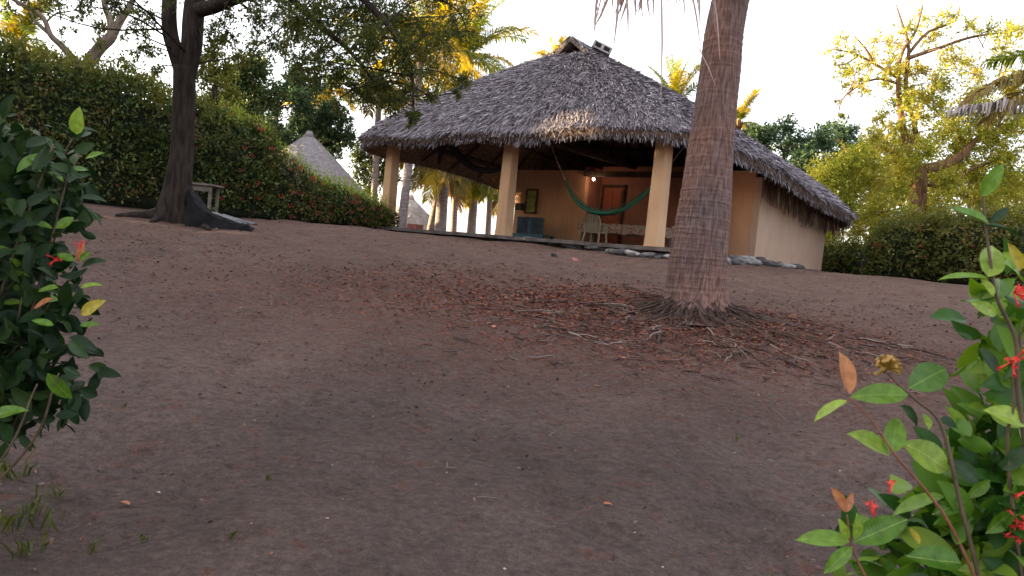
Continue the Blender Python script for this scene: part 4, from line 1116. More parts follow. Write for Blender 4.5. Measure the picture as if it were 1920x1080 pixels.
# ------------------------------------------------------------------ things on and around the veranda
GREEN_CLOTH = noisemat('green_hammock_cloth', (0.015, 0.075, 0.045), (0.03, 0.13, 0.075), 30, rough=0.9, bump=0.4, bdist=0.01)
BLACK_CLOTH = noisemat('black_net', (0.012, 0.012, 0.016), (0.03, 0.03, 0.036), 25, rough=0.95, bump=0.5, bdist=0.01)
CORD = noisemat('pale_cord', (0.25, 0.21, 0.18), (0.35, 0.30, 0.26), 30, rough=0.9)
BLUE = noisemat('blue_paint', (0.018, 0.08, 0.13), (0.035, 0.12, 0.19), 6, rough=0.7, bump=0.2, spec=0.3)
BLUE_GREY = noisemat('faded_blue_paint', (0.03, 0.05, 0.085), (0.06, 0.085, 0.13), 8, rough=0.8, bump=0.2)
WHITE_PLASTIC = noisemat('cream_plastic', (0.27, 0.25, 0.18), (0.33, 0.30, 0.22), 3, rough=0.45, bump=0.05, spec=0.4)
WOOD = noisemat('weathered_wood', (0.08, 0.066, 0.058), (0.19, 0.16, 0.14), 7, (1, 1, 1), 0.85, 0.4)
PINKWOOD = noisemat('pink_painted_wood', (0.34, 0.17, 0.14), (0.45, 0.25, 0.21), 5, rough=0.8, bump=0.2)
METAL = noisemat('dark_metal', (0.02, 0.02, 0.02), (0.05, 0.05, 0.05), 8, rough=0.5)

def hammock():
    Y0, Y1 = 19.9, 18.6
    L0, L1 = at(1032, 268, 20.2), at(1292, 262, 18.2)
    px = [(1060, 338), (1070, 362), (1086, 382), (1106, 395), (1130, 400), (1156, 397), (1182, 385), (1206, 366), (1228, 343)]
    P = np.array([at(x, y, Y0 + (Y1 - Y0) * i / 8) for i, (x, y) in enumerate(px)])
    th = thing('hammock', (P[4][0], P[4][1], P[4][2]), 'green cloth hammock slung between the veranda posts', 'hammock')
    q = smooth_path(P, 40); u = np.linspace(0, 1, 40)
    wd = 0.04 + 0.11 * np.sin(math.pi * u) ** 0.7
    mb = MB(); seg = 14; V = []
    side = nrm(np.array([P[-1][1] - P[0][1], -(P[-1][0] - P[0][0]), 0]))
    for i in range(40):
        for j in range(seg):
            a = 2 * math.pi * j / seg
            V.append(q[i] + side * math.cos(a) * wd[i] * (1 + 0.12 * math.sin(j * 2.6 + i * 0.3)) + np.array([0, 0, 1]) * math.sin(a) * wd[i] * 0.36 * (1 + 0.2 * math.sin(j * 1.7 + i * 0.5)))
    f = [(i*seg + j, i*seg + (j+1) % seg, (i+1)*seg + (j+1) % seg, (i+1)*seg + j) for i in range(39) for j in range(seg)] + [tuple(range(seg)), tuple(range(39*seg, 40*seg))]
    mb.add(V, f); mb.build('cloth', GREEN_CLOTH, th, smooth=True)
    for a, b in ((q[0], L0), (q[-1], L1)):
        mb = MB()
        mb.tube([a, a * 0.5 + b * 0.5 - [0, 0, 0.03], b], 0.012, 5); mb.build('rope', CORD, th)
    mb = MB(); mb.tube(smooth_path([q[4] + [0, 0.02, 0.06], q[14] + [0, 0.05, 0.10], q[24] + [0, 0.05, 0.10], q[35] + [0, 0.02, 0.05]], 20), 0.012, 5); mb.build('edge_cord', GREEN_CLOTH, th, smooth=True)
hammock()

def hanging_net():
    P = [at(x, y, Y) for x, y, Y in ((822, 306, 23.3), (828, 285, 23.0), (836, 268, 22.6), (850, 276, 22.4), (866, 297, 22.2), (888, 314, 22.0), (914, 321, 21.7), (944, 316, 21.3))]
    th = thing('hanging_net', P[2], 'black net swag tied up under the veranda eave', 'net')
    mb = MB(); q = smooth_path(P, 40); u = np.linspace(0, 1, 40)
    mb.tube(q, 0.05 + 0.05 * np.sin(math.pi * u), 9, lambda a, v: 1 + 0.25 * np.sin(3 * a + v * 9)); mb.build('net_roll', BLACK_CLOTH, th, smooth=True)
    mb = MB(); mb.tube([P[2] - [0, 0, 0.05], P[2] + [0, 0, 0.35]], 0.015, 5); mb.build('tie_cord', CORD, th)
hanging_net()

def blue_bench():
    # stands on the floor against the front wall; s runs along the wall
    s0, s1 = 6.55, 8.45; t = 4.72
    th = thing('wooden_bench', hp((s0 + s1) / 2, t, FLOOR), 'blue wooden bench with two slatted back panels against the ochre wall', 'bench')
    for i in range(4):
        house_box('seat_slat', s0, s1, t - 0.28 + i * 0.15, t - 0.15 + i * 0.15, FLOOR + 0.24, FLOOR + 0.275, BLUE, th)
    for s in (s0 + 0.1, s1 - 0.1, (s0 + s1) / 2):
        for tt in (t - 0.24, t + 0.24):
            house_box('leg', s - 0.04, s + 0.04, tt - 0.04, tt + 0.04, FLOOR, FLOOR + 0.237, BLUE, th)
    house_box('apron', s0 + 0.03, s1 - 0.03, t - 0.31, t - 0.283, FLOOR + 0.09, FLOOR + 0.24, BLUE, th)
    for c in (7.92, 7.36):
        fr = house_box('back_panel', c - 0.255, c + 0.255, t + 0.305, t + 0.33, FLOOR + 0.28, FLOOR + 0.86, BLUE_GREY, th)
        for k in range(5):
            house_box('back_slat', c - 0.24 + k * 0.1, c - 0.16 + k * 0.1, t + 0.272, t + 0.302, FLOOR + 0.33, FLOOR + 0.82, BLUE_GREY, fr, 0.008)
        for z in (FLOOR + 0.285, FLOOR + 0.822):
            house_box('back_rail', c - 0.26, c + 0.26, t + 0.262, t + 0.302, z, z + 0.04, BLUE_GREY, fr)
        for ss in (-0.28, 0.232):
            house_box('back_stile', c + ss, c + ss + 0.045, t + 0.262, t + 0.302, FLOOR + 0.285, FLOOR + 0.86, BLUE, fr)
blue_bench()

def wall_pane():
    th = thing('framed_pane', hp(8.05, 5.45, FLOOR + 1.1), 'framed pane with painted yellow green foliage view on the ochre wall', 'picture')
    s0, s1, z0, z1 = 7.84, 8.24, FLOOR + 1.06, FLOOR + 1.80
    t = 5.44
    house_box('view_pane', s0, s1, t, t + 0.03, z0, z1, noisemat('painted_foliage_view', (0.10, 0.10, 0.02), (0.42, 0.36, 0.08), 9, rough=0.35, bump=0, c3=(0.22, 0.24, 0.05)), th)  # yellow-green noise stands in for the foliage reflected in the pane
    for a, b, c, d in ((s0 - 0.05, s0 - 0.002, z0 - 0.05, z1 + 0.05), (s1 + 0.002, s1 + 0.05, z0 - 0.05, z1 + 0.05), (s0, s1, z1 + 0.002, z1 + 0.05), (s0, s1, z0 - 0.05, z0 - 0.002)):
        house_box('frame', a, b, t - 0.025, t + 0.04, c, d, TIMBER, th)
wall_pane()

def wall_box():
    th = thing('lantern_box', hp(8.42, 5.35, FLOOR + 1.1), 'small black box lantern beside the framed pane', 'lantern')
    house_box('body', 8.32, 8.58, 5.24, 5.44, FLOOR + 1.10, FLOOR + 1.30, METAL, th, 0.012)
    house_box('bracket', 8.43, 8.47, 5.443, 5.497, FLOOR + 1.16, FLOOR + 1.24, METAL, th)
    house_box('lid', 8.30, 8.60, 5.22, 5.44, FLOOR + 1.303, FLOOR + 1.33, METAL, th)
wall_box()

GLOW, _nt, _b, _o = newmat('bulb_glow')
_b.inputs['Base Color'].default_value = (0.9, 0.85, 0.8, 1); _b.inputs['Emission Color'].default_value = (1, 0.72, 0.5, 1); _b.inputs['Emission Strength'].default_value = 3.0
def bulb(name, label, p, watts, ceiling):
    th = thing(name, p, label, 'lamp', 'lit veranda bulbs')
    mb = MB(); q = []
    prof = [(0.012, 0.055), (0.03, 0.03), (0.042, 0.0), (0.036, -0.03), (0.018, -0.046)]
    mb.tube([np.array(p) + [0, 0, z] for _, z in prof], [r for r, _ in prof], 12); mb.build('bulb', GLOW, th, smooth=True)
    mb = MB(); mb.tube([np.array(p) + [0, 0, 0.057], np.array(p) + [0, 0, 0.11]], 0.022, 10); mb.build('socket', METAL, th, smooth=True)
    mb = MB(); mb.tube([np.array(p) + [0, 0, 0.11], np.array(p) + [0, 0, ceiling]], 0.006, 5); mb.build('cord', METAL, th)
    l = bpy.data.lights.new('bulb_light', 'POINT'); l.energy = watts; l.color = (1, 0.62, 0.38); l.shadow_soft_size = 0.045
    o = bpy.data.objects.new('bulb_light', l); o.location = (0, 0, -0.1); link(o, th)
bulb('light_bulb', 'lit bulb hanging in front of the red doorway', at(1113, 336, 24.6), 1.0, 0.75)
bulb('light_bulb', 'lit bulb beside the shaded ochre wall near the house corner', at(1366, 357, 20.6), 0.4, 0.75)

def long_table():
    th = thing('dining_table', hp(3.9, 4.6, FLOOR), 'long table under a patterned pink cloth before the red doorway', 'table')
    s0, s1, t0, t1 = 2.3, 5.15, 4.3, 5.1
    house_box('table_top', s0, s1, t0, t1, FLOOR + 0.70, FLOOR + 0.74, WOOD, th)
    cl = noisemat('patterned_cloth', (0.30, 0.10, 0.09), (0.30, 0.28, 0.24), 15, rough=0.9, bump=0.1, p=(0.42, 0.5))
    mb = MB(); n = 60
    top = []; bot = []
    per = [(s0 + (s1 - s0) * i / 20, t0) for i in range(20)] + [(s1, t0 + (t1 - t0) * i / 8) for i in range(8)] + [(s1 - (s1 - s0) * i / 20, t1) for i in range(20)] + [(s0, t1 - (t1 - t0) * i / 8) for i in range(8)]
    cs, ct = (s0 + s1) / 2, (t0 + t1) / 2
    for i, (a, b) in enumerate(per):
        k = 1.012; top.append(hp(cs + (a - cs) * k, ct + (b - ct) * k, FLOOR + 0.744))
        k = 1.02 + 0.012 * math.sin(i * 1.9); bot.append(hp(cs + (a - cs) * k, ct + (b - ct) * k, FLOOR + 0.46 + 0.02 * math.sin(i * 1.3)))
    m = len(per)
    mb.add(top + bot, [tuple(range(m))] + [(i, (i+1) % m, m + (i+1) % m, m + i) for i in range(m)]); mb.build('tablecloth', cl, th)
    for s in (s0 + 0.1, s1 - 0.1):
        for t in (t0 + 0.08, t1 - 0.08): house_box('leg', s - 0.035, s + 0.035, t - 0.035, t + 0.035, FLOOR, FLOOR + 0.70, WOOD, th)
long_table()

def plastic_chair(name, label, s, t, turn, sc=1.0):
    o = hp(s, t, FLOOR); th = thing(name, o, label, 'chair')
    c, sn = math.cos(turn), math.sin(turn)
    def W(x, y, z):   # x across, y depth (front negative)
        return o + np.array([*(HU * (x * c - y * sn) + HV * (x * sn + y * c)), z]) * sc
    for x in (-1, 1):
        mb = MB(); mb.tube([W(x*0.27, -0.27, 0), W(x*0.23, -0.22, 0.42)], [0.022, 0.03], 6); mb.build('leg', WHITE_PLASTIC, th)
        mb = MB(); mb.tube([W(x*0.27, 0.30, 0), W(x*0.22, 0.22, 0.42)], [0.022, 0.03], 6); mb.build('leg', WHITE_PLASTIC, th)
        mb = MB(); mb.tube(smooth_path([W(x*0.24, -0.22, 0.42), W(x*0.28, -0.20, 0.62), W(x*0.29, 0.0, 0.66), W(x*0.25, 0.24, 0.66)], 10), 0.024, 6); mb.build('armrest', WHITE_PLASTIC, th, smooth=True)
    mb = MB(); mb.add([W(-0.25, -0.24, 0.41), W(0.25, -0.24, 0.41), W(0.23, 0.22, 0.40), W(-0.23, 0.22, 0.40), W(-0.25, -0.24, 0.44), W(0.25, -0.24, 0.44), W(0.23, 0.22, 0.43), W(-0.23, 0.22, 0.43)],
                      [(3, 2, 1, 0), (4, 5, 6, 7), (0, 1, 5, 4), (1, 2, 6, 5), (2, 3, 7, 6), (3, 0, 4, 7)]); mb.build('seat', WHITE_PLASTIC, th)
    fr = None
    mb = MB(); mb.tube(smooth_path([W(-0.23, 0.21, 0.43), W(-0.25, 0.27, 0.68), W(-0.20, 0.31, 0.86), W(0, 0.325, 0.90), W(0.20, 0.31, 0.86), W(0.25, 0.27, 0.68), W(0.23, 0.21, 0.43)], 24), 0.026, 6)
    fr = mb.build('backrest', WHITE_PLASTIC, th, smooth=True)
    for x in (-0.15, -0.075, 0, 0.075, 0.15):
        mb = MB(); mb.add([W(x - 0.026, 0.215, 0.43), W(x + 0.026, 0.215, 0.43), W(x + 0.026, 0.30, 0.87), W(x - 0.026, 0.30, 0.87), W(x - 0.026, 0.227, 0.43), W(x + 0.026, 0.227, 0.43), W(x + 0.026, 0.312, 0.87), W(x - 0.026, 0.312, 0.87)],
                          [(3, 2, 1, 0), (4, 5, 6, 7), (0, 1, 5, 4), (1, 2, 6, 5), (2, 3, 7, 6), (3, 0, 4, 7)]); mb.build('back_slat', WHITE_PLASTIC, fr)
plastic_chair('plastic_chair', 'cream plastic armchair drawn up to the patterned table', 4.0, 3.55, math.pi - 0.15, 1.0)

def side_table():
    th = thing('wooden_table', hp(-0.05, 2.2, FLOOR), 'pinkish wooden table between the veranda post and the ringed trunk', 'table')
    s0, s1, t0, t1 = -0.55, 0.55, 1.7, 2.5
    house_box('table_top', s0, s1, t0, t1, FLOOR + 0.54, FLOOR + 0.60, PINKWOOD, th, 0.01)
    house_box('apron', s0 + 0.06, s1 - 0.06, t0 + 0.05, t0 + 0.08, FLOOR + 0.42, FLOOR + 0.538, PINKWOOD, th)
    for s in (s0 + 0.08, s1 - 0.08):
        for t in (t0 + 0.13, t1 - 0.08): house_box('leg', s - 0.045, s + 0.045, t - 0.045, t + 0.045, FLOOR, FLOOR + 0.538, PINKWOOD, th)
side_table()

def roof_block():
    p = hp(RIDGE_S - 0.55, RIDGE_A + 0.55, RIDGE_Z + 0.02)
    th = thing('concrete_block', p, 'hollow concrete block weighing down the thatch ridge', 'block')
    d = nrm(at(1148, 96, p[1]) - at(1112, 78, p[1])); fwd = nrm(np.array([-0.3, -1, 0.2])); fwd = nrm(fwd - d * np.dot(fwd, d)); up = np.cross(d, fwd); up = up if up[2] > 0 else -up
    c = at(1128, 92, p[1]); L, H, D = 0.56, 0.20, 0.34
    Mx = np.column_stack([d, -fwd, up])
    xs = [-L/2, -L/2 + 0.06, -0.04, 0.04, L/2 - 0.06, L/2]; zs = [-H/2, -H/2 + 0.035, H/2 - 0.035, H/2]
    mb = MB()
    mb.box(c + up * (H/2 - 0.0175), (L, D, 0.035), Mx); mb.box(c - up * (H/2 - 0.0175), (L, D, 0.035), Mx)
    mb.build('face_shell', GREY_BLOCK, th)
    for x0, x1 in ((0, 1), (2, 3), (4, 5)):
        mb = MB(); mb.box(c + d * (xs[x0] + xs[x1]) / 2, (xs[x1] - xs[x0], D, H - 0.072), Mx); mb.build('web', GREY_BLOCK, th)
roof_block()

STONE = noisemat('grey_stone', (0.05, 0.047, 0.05), (0.20, 0.185, 0.19), 5, rough=0.9, bump=0.6, bdist=0.03)
def stone(name, label, c, size, seed, group, mat=STONE):
    r = np.random.default_rng(seed)
    bm = bmesh.new(); bmesh.ops.create_icosphere(bm, subdivisions=2, radius=1.0)
    ph = r.uniform(0, 6, 6)
    for v in bm.verts:
        p = v.co; k = 1 + 0.16 * math.sin(2.3*p.x + ph[0]) + 0.14 * math.sin(2.9*p.y + ph[1]) + 0.12 * math.sin(3.3*p.z + 2*p.x + ph[2])
        q = Vector([math.copysign(abs(a) ** 0.72, a) for a in p]) * (k + r.normal(0, 0.06))
        v.co = Vector((q.x * size[0], q.y * size[1], q.z * size[2]))
    me = bpy.data.meshes.new(name); bm.to_mesh(me); bm.free(); me.materials.append(mat)
    o = bpy.data.objects.new(name, me); o.location = tuple(c); o.rotation_euler = (r.normal(0, 0.12), r.normal(0, 0.12), r.uniform(0, 6.28))
    link(o); tag(o, label, 'stone', group); return o
def stones():
    mats = [STONE, noisemat('dark_stone', (0.03, 0.028, 0.03), (0.11, 0.10, 0.105), 6, rough=0.95, bump=0.8, bdist=0.05), noisemat('pale_stone', (0.16, 0.15, 0.15), (0.38, 0.36, 0.355), 6, rough=0.9, bump=0.8, bdist=0.05)]
    r = np.random.default_rng(8); i = 0
    for x, y, Y, w in ((1145, 484, 16.6, .16), (1166, 482, 16.5, .22), (1188, 484, 16.4, .24), (1212, 486, 16.3, .24), (1236, 488, 16.2, .22), (1254, 489, 16.1, .2), (1200, 473, 16.9, .18), (1228, 473, 16.8, .2), (1250, 474, 16.7, .2), (1176, 472, 17.1, .16), (1268, 484, 16.2, .2)):
        p = gpt(x, y, Y); k = 1 if y > 478 else 2
        stone('edge_stone', 'flat grey stone heaped at the foot of the veranda post', p + [0, 0, 0.05 if k == 1 else 0.14], (w * r.uniform(0.6, 1.0), w * r.uniform(0.5, 0.8), r.uniform(0.05, 0.10)), 100 + i, 'stones below the veranda post', mats[i % 3]); i += 1
    for x, y, Y, w in ((1366, 505, 18.2, .36), (1384, 510, 18.3, .34), (1404, 515, 18.6, .32), (1426, 516, 19.2, .34), (1450, 517, 20.0, .34), (1474, 518, 20.8, .32), (1496, 519, 21.4, .26), (1372, 494, 18.8, .26), (1396, 498, 19.2, .26), (1420, 503, 19.6, .26), (1446, 508, 20.3, .24), (1350, 500, 18.0, .26)):
        p = gpt(x, y, Y)
        stone('edge_stone', 'flat dark stone in the row along the house side wall', p + [0, 0, 0.06 if y > 503 else 0.14], (w * r.uniform(0.6, 1.05), w * r.uniform(0.5, 0.8), r.uniform(0.06, 0.12)), 200 + i, 'stones along the side wall', mats[(i * 2) % 3]); i += 1
    for x, y, Y, w in ((1000, 456, 18.9, .32), (1040, 459, 18.5, .3), (1082, 463, 18.0, .32), (980, 452, 19.3, .22), (1118, 466, 17.6, .3)):
        p = gpt(x, y, Y)
        stone('edge_stone', 'worn slab stone set under the veranda floor edge', p + [0, 0, 0.06], (w, w * 0.5, 0.06), 300 + i, 'stones under the floor edge'); i += 1
stones()

def small_things():
    r = np.random.default_rng(77)
    # garden table behind the forked tree
    Y = 15.4; c = gpt(374, 384, Y); zt = at(374, 344, Y)[2]
    th = thing('garden_table', c, 'small weathered wooden table behind the forked trunk', 'table')
    mb = MB(); mb.box((c[0], c[1], zt - 0.02), (0.72, 0.5, 0.04)); mb.build('table_top', WOOD, th)
    for sx in (-1, 1):
        for sy in (-1, 1):
            mb = MB(); mb.box((c[0] + sx * 0.27, c[1] + sy * 0.19, (zt + c[2]) / 2 - 0.045), (0.05, 0.05, zt - c[2] - 0.04)); mb.build('leg', WOOD, th)
    mb = MB(); mb.box((c[0], c[1] - 0.19, zt - 0.11), (0.49, 0.03, 0.09)); mb.build('apron', WOOD, th)
    # dark tarp and poles leaning from the trunk
    Y = 12.6
    a = at(352, 362, Y); b = gpt(470, 428, Y - 0.2); a2 = at(362, 358, Y + 0.7); b2 = gpt(478, 420, Y + 0.5)
    th = thing('tarpaulin', gpt(400, 422, Y), 'dark crumpled tarpaulin sloping down from the forked trunk', 'tarpaulin')
    mb = MB(); n, m = 26, 14; V = []
    for i in range(n):
        u = i / (n - 1)
        for j in range(m):
            v = j / (m - 1)
            p = (a * (1 - u) + b * u) * (1 - v) + (a2 * (1 - u) + b2 * u) * v
            g = float(gz(p[0], p[1]))
            p[2] = g + 0.03 + (p[2] - g) * (1 - 0.5 * math.sin(math.pi * u)) + 0.05 * (abs(((u * 3.1 + v * 1.7) % 1) - 0.5) - 0.25) * 2 + 0.04 * (abs(((v * 4.3 - u * 2.2) % 1) - 0.5) - 0.25) * 2
            p[2] = max(p[2], g + 0.015); V.append(p)
    mb.add(V, [(i*m + j, (i+1)*m + j, (i+1)*m + j + 1, i*m + j + 1) for i in range(n - 1) for j in range(m - 1)])
    front = [V[i*m] for i in range(n)]; low = [np.array([p[0], p[1] - 0.02, float(gz(p[0], p[1])) - 0.02]) for p in front]
    mb.add(front + low, [(i, i + 1, n + i + 1, n + i) for i in range(n - 1)])
    mb.build('sheet', noisemat('black_tarp', (0.006, 0.006, 0.007), (0.018, 0.018, 0.02), 6, rough=0.9, bump=0.5, spec=0.1), th, smooth=True)
    PALEPIPE = noisemat('pale_pipe', (0.13, 0.135, 0.145), (0.24, 0.245, 0.26), 10, rough=0.6)
    for (x0, y0, x1, y1, dy) in ((398, 398, 452, 428, -0.05), (404, 399, 462, 427, 0.15), (418, 402, 474, 426, 0.3), (430, 408, 478, 427, 0.4)):
        p0 = at(x0, y0, Y + dy); p1 = at(x1, y1, Y + dy)
        p0[2] = max(p0[2], float(gz(p0[0], p0[1])) + 0.16); p1[2] = float(gz(p1[0], p1[1])) + 0.12
        t = thing('metal_pole', p1, 'thin pale pole lying on the dark tarpaulin', 'pole', 'poles lying on the tarpaulin')
        mb = MB(); mb.tube([p0, p1], 0.014, 6); mb.build('shaft', PALEPIPE, t); mb = MB(); mb.tube([p1, p1 + nrm(p1 - p0) * 0.03], 0.018, 6); mb.build('end_cap', METAL, t)
    # grey bag by the hedge, bits of rubbish
    stone('plastic_bag', 'pale grey bag lying between the little table and hedge', gpt(404, 391, 15.2) + [0, 0, 0.06], (0.16, 0.12, 0.08), 501, None, noisemat('grey_bag', (0.3, 0.3, 0.32), (0.42, 0.42, 0.45), 6, rough=0.6))['category'] = 'bag'
    stone('rag_bundle', 'crumpled pink rag lying on the slope below the veranda', gpt(1076, 496, 14.2) + [0, 0, 0.02], (0.11, 0.07, 0.035), 502, None, noisemat('pink_rag', (0.20, 0.06, 0.055), (0.36, 0.15, 0.13), 12, rough=0.95))['category'] = 'rag'
    stone('coconut_husk', 'small black husk beside the pink rag', gpt(1037, 497, 14.2) + [0, 0, 0.02], (0.07, 0.05, 0.035), 503, None, METAL)['category'] = 'husk'
    stone('pale_stone', 'pale round pebble by the seedling on the slope', gpt(1448, 838, 4.2) + [0, 0, 0.0], (0.02, 0.016, 0.012), 504, None, STONE)
    # brick bench at the far floor edge
    p = hp(8.55, 0.6, FLOOR + 0.09)
    th = thing('brick_step', p - [0, 0, 0.09], 'low red brick block by the end veranda post', 'block')
    for i in range(2):
        for j in range(2):
            mb = MB(); mb.box(p + np.array([*(HU * (-0.22 + 0.2 * i)), -0.045 + j * 0.085]), (0.19, 0.3, 0.08), HROT); mb.build('brick', noisemat('red_brick', (0.26, 0.09, 0.07), (0.36, 0.14, 0.11), 8, rough=0.9), th)
small_things()

# ------------------------------------------------------------------ near shrubs with single leaves
def leafobj_mesh(name, mat, w=0.36, curl=0.12, fold=0.18, seed=0):
    """unit leaf along +X, face up +Z, pointed oval with a sunk midrib"""
    r = np.random.default_rng(seed); n = 9; V = []
    xs = np.linspace(0, 1, n)
    wid = w * 0.5 * np.sin(math.pi * np.clip(xs, 0, 1) ** 0.86) ** 0.75; wid[0] = 0.012; wid[-1] = 0.004
    ph = r.uniform(0, 6)
    for i, x in enumerate(xs):
        zc = -curl * x * x + 0.02 * math.sin(5 * x + ph)
        for j, k in enumerate((-1, -0.55, 0, 0.55, 1)):
            V.append((x, wid[i] * k, zc + fold * wid[i] * abs(k) ** 1.3 + 0.012 * math.sin(9 * x + k * 2 + ph)))
    f = [(i*5 + j, (i+1)*5 + j, (i+1)*5 + j + 1, i*5 + j + 1) for i in range(n - 1) for j in range(4)]
    V = np.array(V)
    # leaf stalk
    me = bpy.data.meshes.new(name); me.from_pydata(V.tolist(), [], f); me.materials.append(mat)
    me.polygons.foreach_set('use_smooth', [True] * len(me.polygons)); me.update(); return me

def broadleaf_mat(name, c1, c2, vein, rough=0.38, transl=0.25):
    m, nt, b, out = newmat(name)
    tc = nt.nodes.new('ShaderNodeTexCoord'); oi = nt.nodes.new('ShaderNodeObjectInfo')
    sep = nt.nodes.new('ShaderNodeSeparateXYZ'); nt.links.new(tc.outputs['Object'], sep.inputs[0])
    r = ramp(nt, [(0, c1), (1, c2)]); nt.links.new(oi.outputs['Random'], r.inputs[0])
    ab = nt.nodes.new('ShaderNodeMath'); ab.operation = 'ABSOLUTE'; nt.links.new(sep.outputs['Y'], ab.inputs[0])
    mr = nt.nodes.new('ShaderNodeMapRange'); mr.inputs[1].default_value = 0.004; mr.inputs[2].default_value = 0.014; mr.inputs[3].default_value = 0.8; mr.inputs[4].default_value = 0
    nt.links.new(ab.outputs[0], mr.inputs[0])
    mx = nt.nodes.new('ShaderNodeMix'); mx.data_type = 'RGBA'; nt.links.new(mr.outputs[0], mx.inputs[0]); nt.links.new(r.outputs[0], mx.inputs[6]); mx.inputs[7].default_value = (*vein, 1)
    n = nt.nodes.new('ShaderNodeTexNoise'); n.inputs['Scale'].default_value = 5; n.inputs['Detail'].default_value = 4; nt.links.new(tc.outputs['Object'], n.inputs['Vector'])
    rn = ramp(nt, [(0.35, (0.72, 0.72, 0.72)), (0.65, (1.15, 1.15, 1.15))]); nt.links.new(n.outputs[0], rn.inputs[0])
    my = nt.nodes.new('ShaderNodeMix'); my.data_type = 'RGBA'; my.blend_type = 'MULTIPLY'; my.inputs[0].default_value = 1
    nt.links.new(mx.outputs[2], my.inputs[6]); nt.links.new(rn.outputs[0], my.inputs[7])
    nt.links.new(my.outputs[2], b.inputs['Base Color']); b.inputs['Roughness'].default_value = rough; b.inputs['Specular IOR Level'].default_value = 0.4
    w = nt.nodes.new('ShaderNodeTexWave'); w.inputs['Scale'].default_value = 5; w.inputs['Distortion'].default_value = 1.0
    bp = nt.nodes.new('ShaderNodeBump'); bp.inputs['Strength'].default_value = 0.12; bp.inputs['Distance'].default_value = 0.02
    nt.links.new(tc.outputs['Object'], w.inputs['Vector']); nt.links.new(w.outputs['Fac'], bp.inputs['Height']); nt.links.new(bp.outputs[0], b.inputs['Normal'])
    t = nt.nodes.new('ShaderNodeBsdfTranslucent'); nt.links.new(my.outputs[2], t.inputs[0])
    ms = nt.nodes.new('ShaderNodeMixShader'); ms.inputs[0].default_value = transl
    nt.links.new(b.outputs[0], ms.inputs[1]); nt.links.new(t.outputs[0], ms.inputs[2]); nt.links.new(ms.outputs[0], out.inputs[0])
    return m
LM = {'g': broadleaf_mat('shrub_leaf_green', (0.055, 0.14, 0.010), (0.15, 0.28, 0.018), (0.20, 0.30, 0.06)),
      'l': broadleaf_mat('shrub_leaf_light', (0.16, 0.27, 0.025), (0.25, 0.36, 0.035), (0.34, 0.42, 0.10)),
      'd': broadleaf_mat('shrub_leaf_dark', (0.010, 0.036, 0.008), (0.022, 0.06, 0.012), (0.035, 0.075, 0.02), 0.5),
      'o': broadleaf_mat('shrub_leaf_bronze', (0.34, 0.14, 0.06), (0.42, 0.17, 0.06), (0.48, 0.20, 0.16)),
      'y': broadleaf_mat('shrub_leaf_yellow', (0.34, 0.28, 0.03), (0.42, 0.34, 0.04), (0.45, 0.38, 0.10))}
LEAFM = {k: [leafobj_mesh('leaf', m, w, c, fo, i) for i, (w, c, fo) in enumerate(((0.44, 0.20, 0.45), (0.47, 0.34, 0.30), (0.40, 0.06, 0.60)))] for k, m in LM.items()}
STEM_R = noisemat('reddish_stem', (0.16, 0.06, 0.04), (0.26, 0.11, 0.07), 20, rough=0.7)
STEM_B = noisemat('brown_stem', (0.07, 0.05, 0.035), (0.14, 0.10, 0.07), 20, rough=0.8)

def put_leaf(parent, base, tip, normal, kind, var, wscale=1.0):
    base = np.asarray(base, float); tip = np.asarray(tip, float)
    x = tip - base; L = np.linalg.norm(x); x = x / L
    z = nrm(normal - x * np.dot(normal, x)); y = np.cross(z, x)
    o = bpy.data.objects.new('leaf', LEAFM[kind][var % 3])
    mt = Matrix(np.column_stack([x * L, y * L * wscale, z * L]).tolist()).to_4x4()
    mt.translation = Vector(base - parent_origin(parent))
    o.matrix_local = mt
    link(o, parent); o.matrix_local = mt
    return o

_TUBE = []
def ixora_flower(parent, c, d, r, n=14, ln=0.035):
    """head of narrow red tubular flowers"""
    mb = MB()
    for i in range(n):
        dd = nrm(d + r.normal(0, 0.55, 3)); e = c + dd * ln * r.uniform(0.7, 1.2)
        mb.tube([c, (c + e) / 2, e], [0.0010, 0.0014, 0.0022], 5)
        for k in range(4):
            a = k * math.pi / 2; s = nrm(np.cross(dd, [0.3, 0.5, 0.8])); t = np.cross(dd, s); q = s * math.cos(a) + t * math.sin(a); w = s * -math.sin(a) + t * math.cos(a)
            mb.add([e, e + q * 0.003 + w * 0.0018, e + q * 0.007 + dd * 0.002, e + q * 0.003 - w * 0.0018], [(0, 1, 2, 3)])
    return mb.build('flower_head', PETAL, parent)
PETAL = noisemat('red_petal', (0.55, 0.03, 0.03), (0.70, 0.06, 0.05), 20, rough=0.6, bump=0)

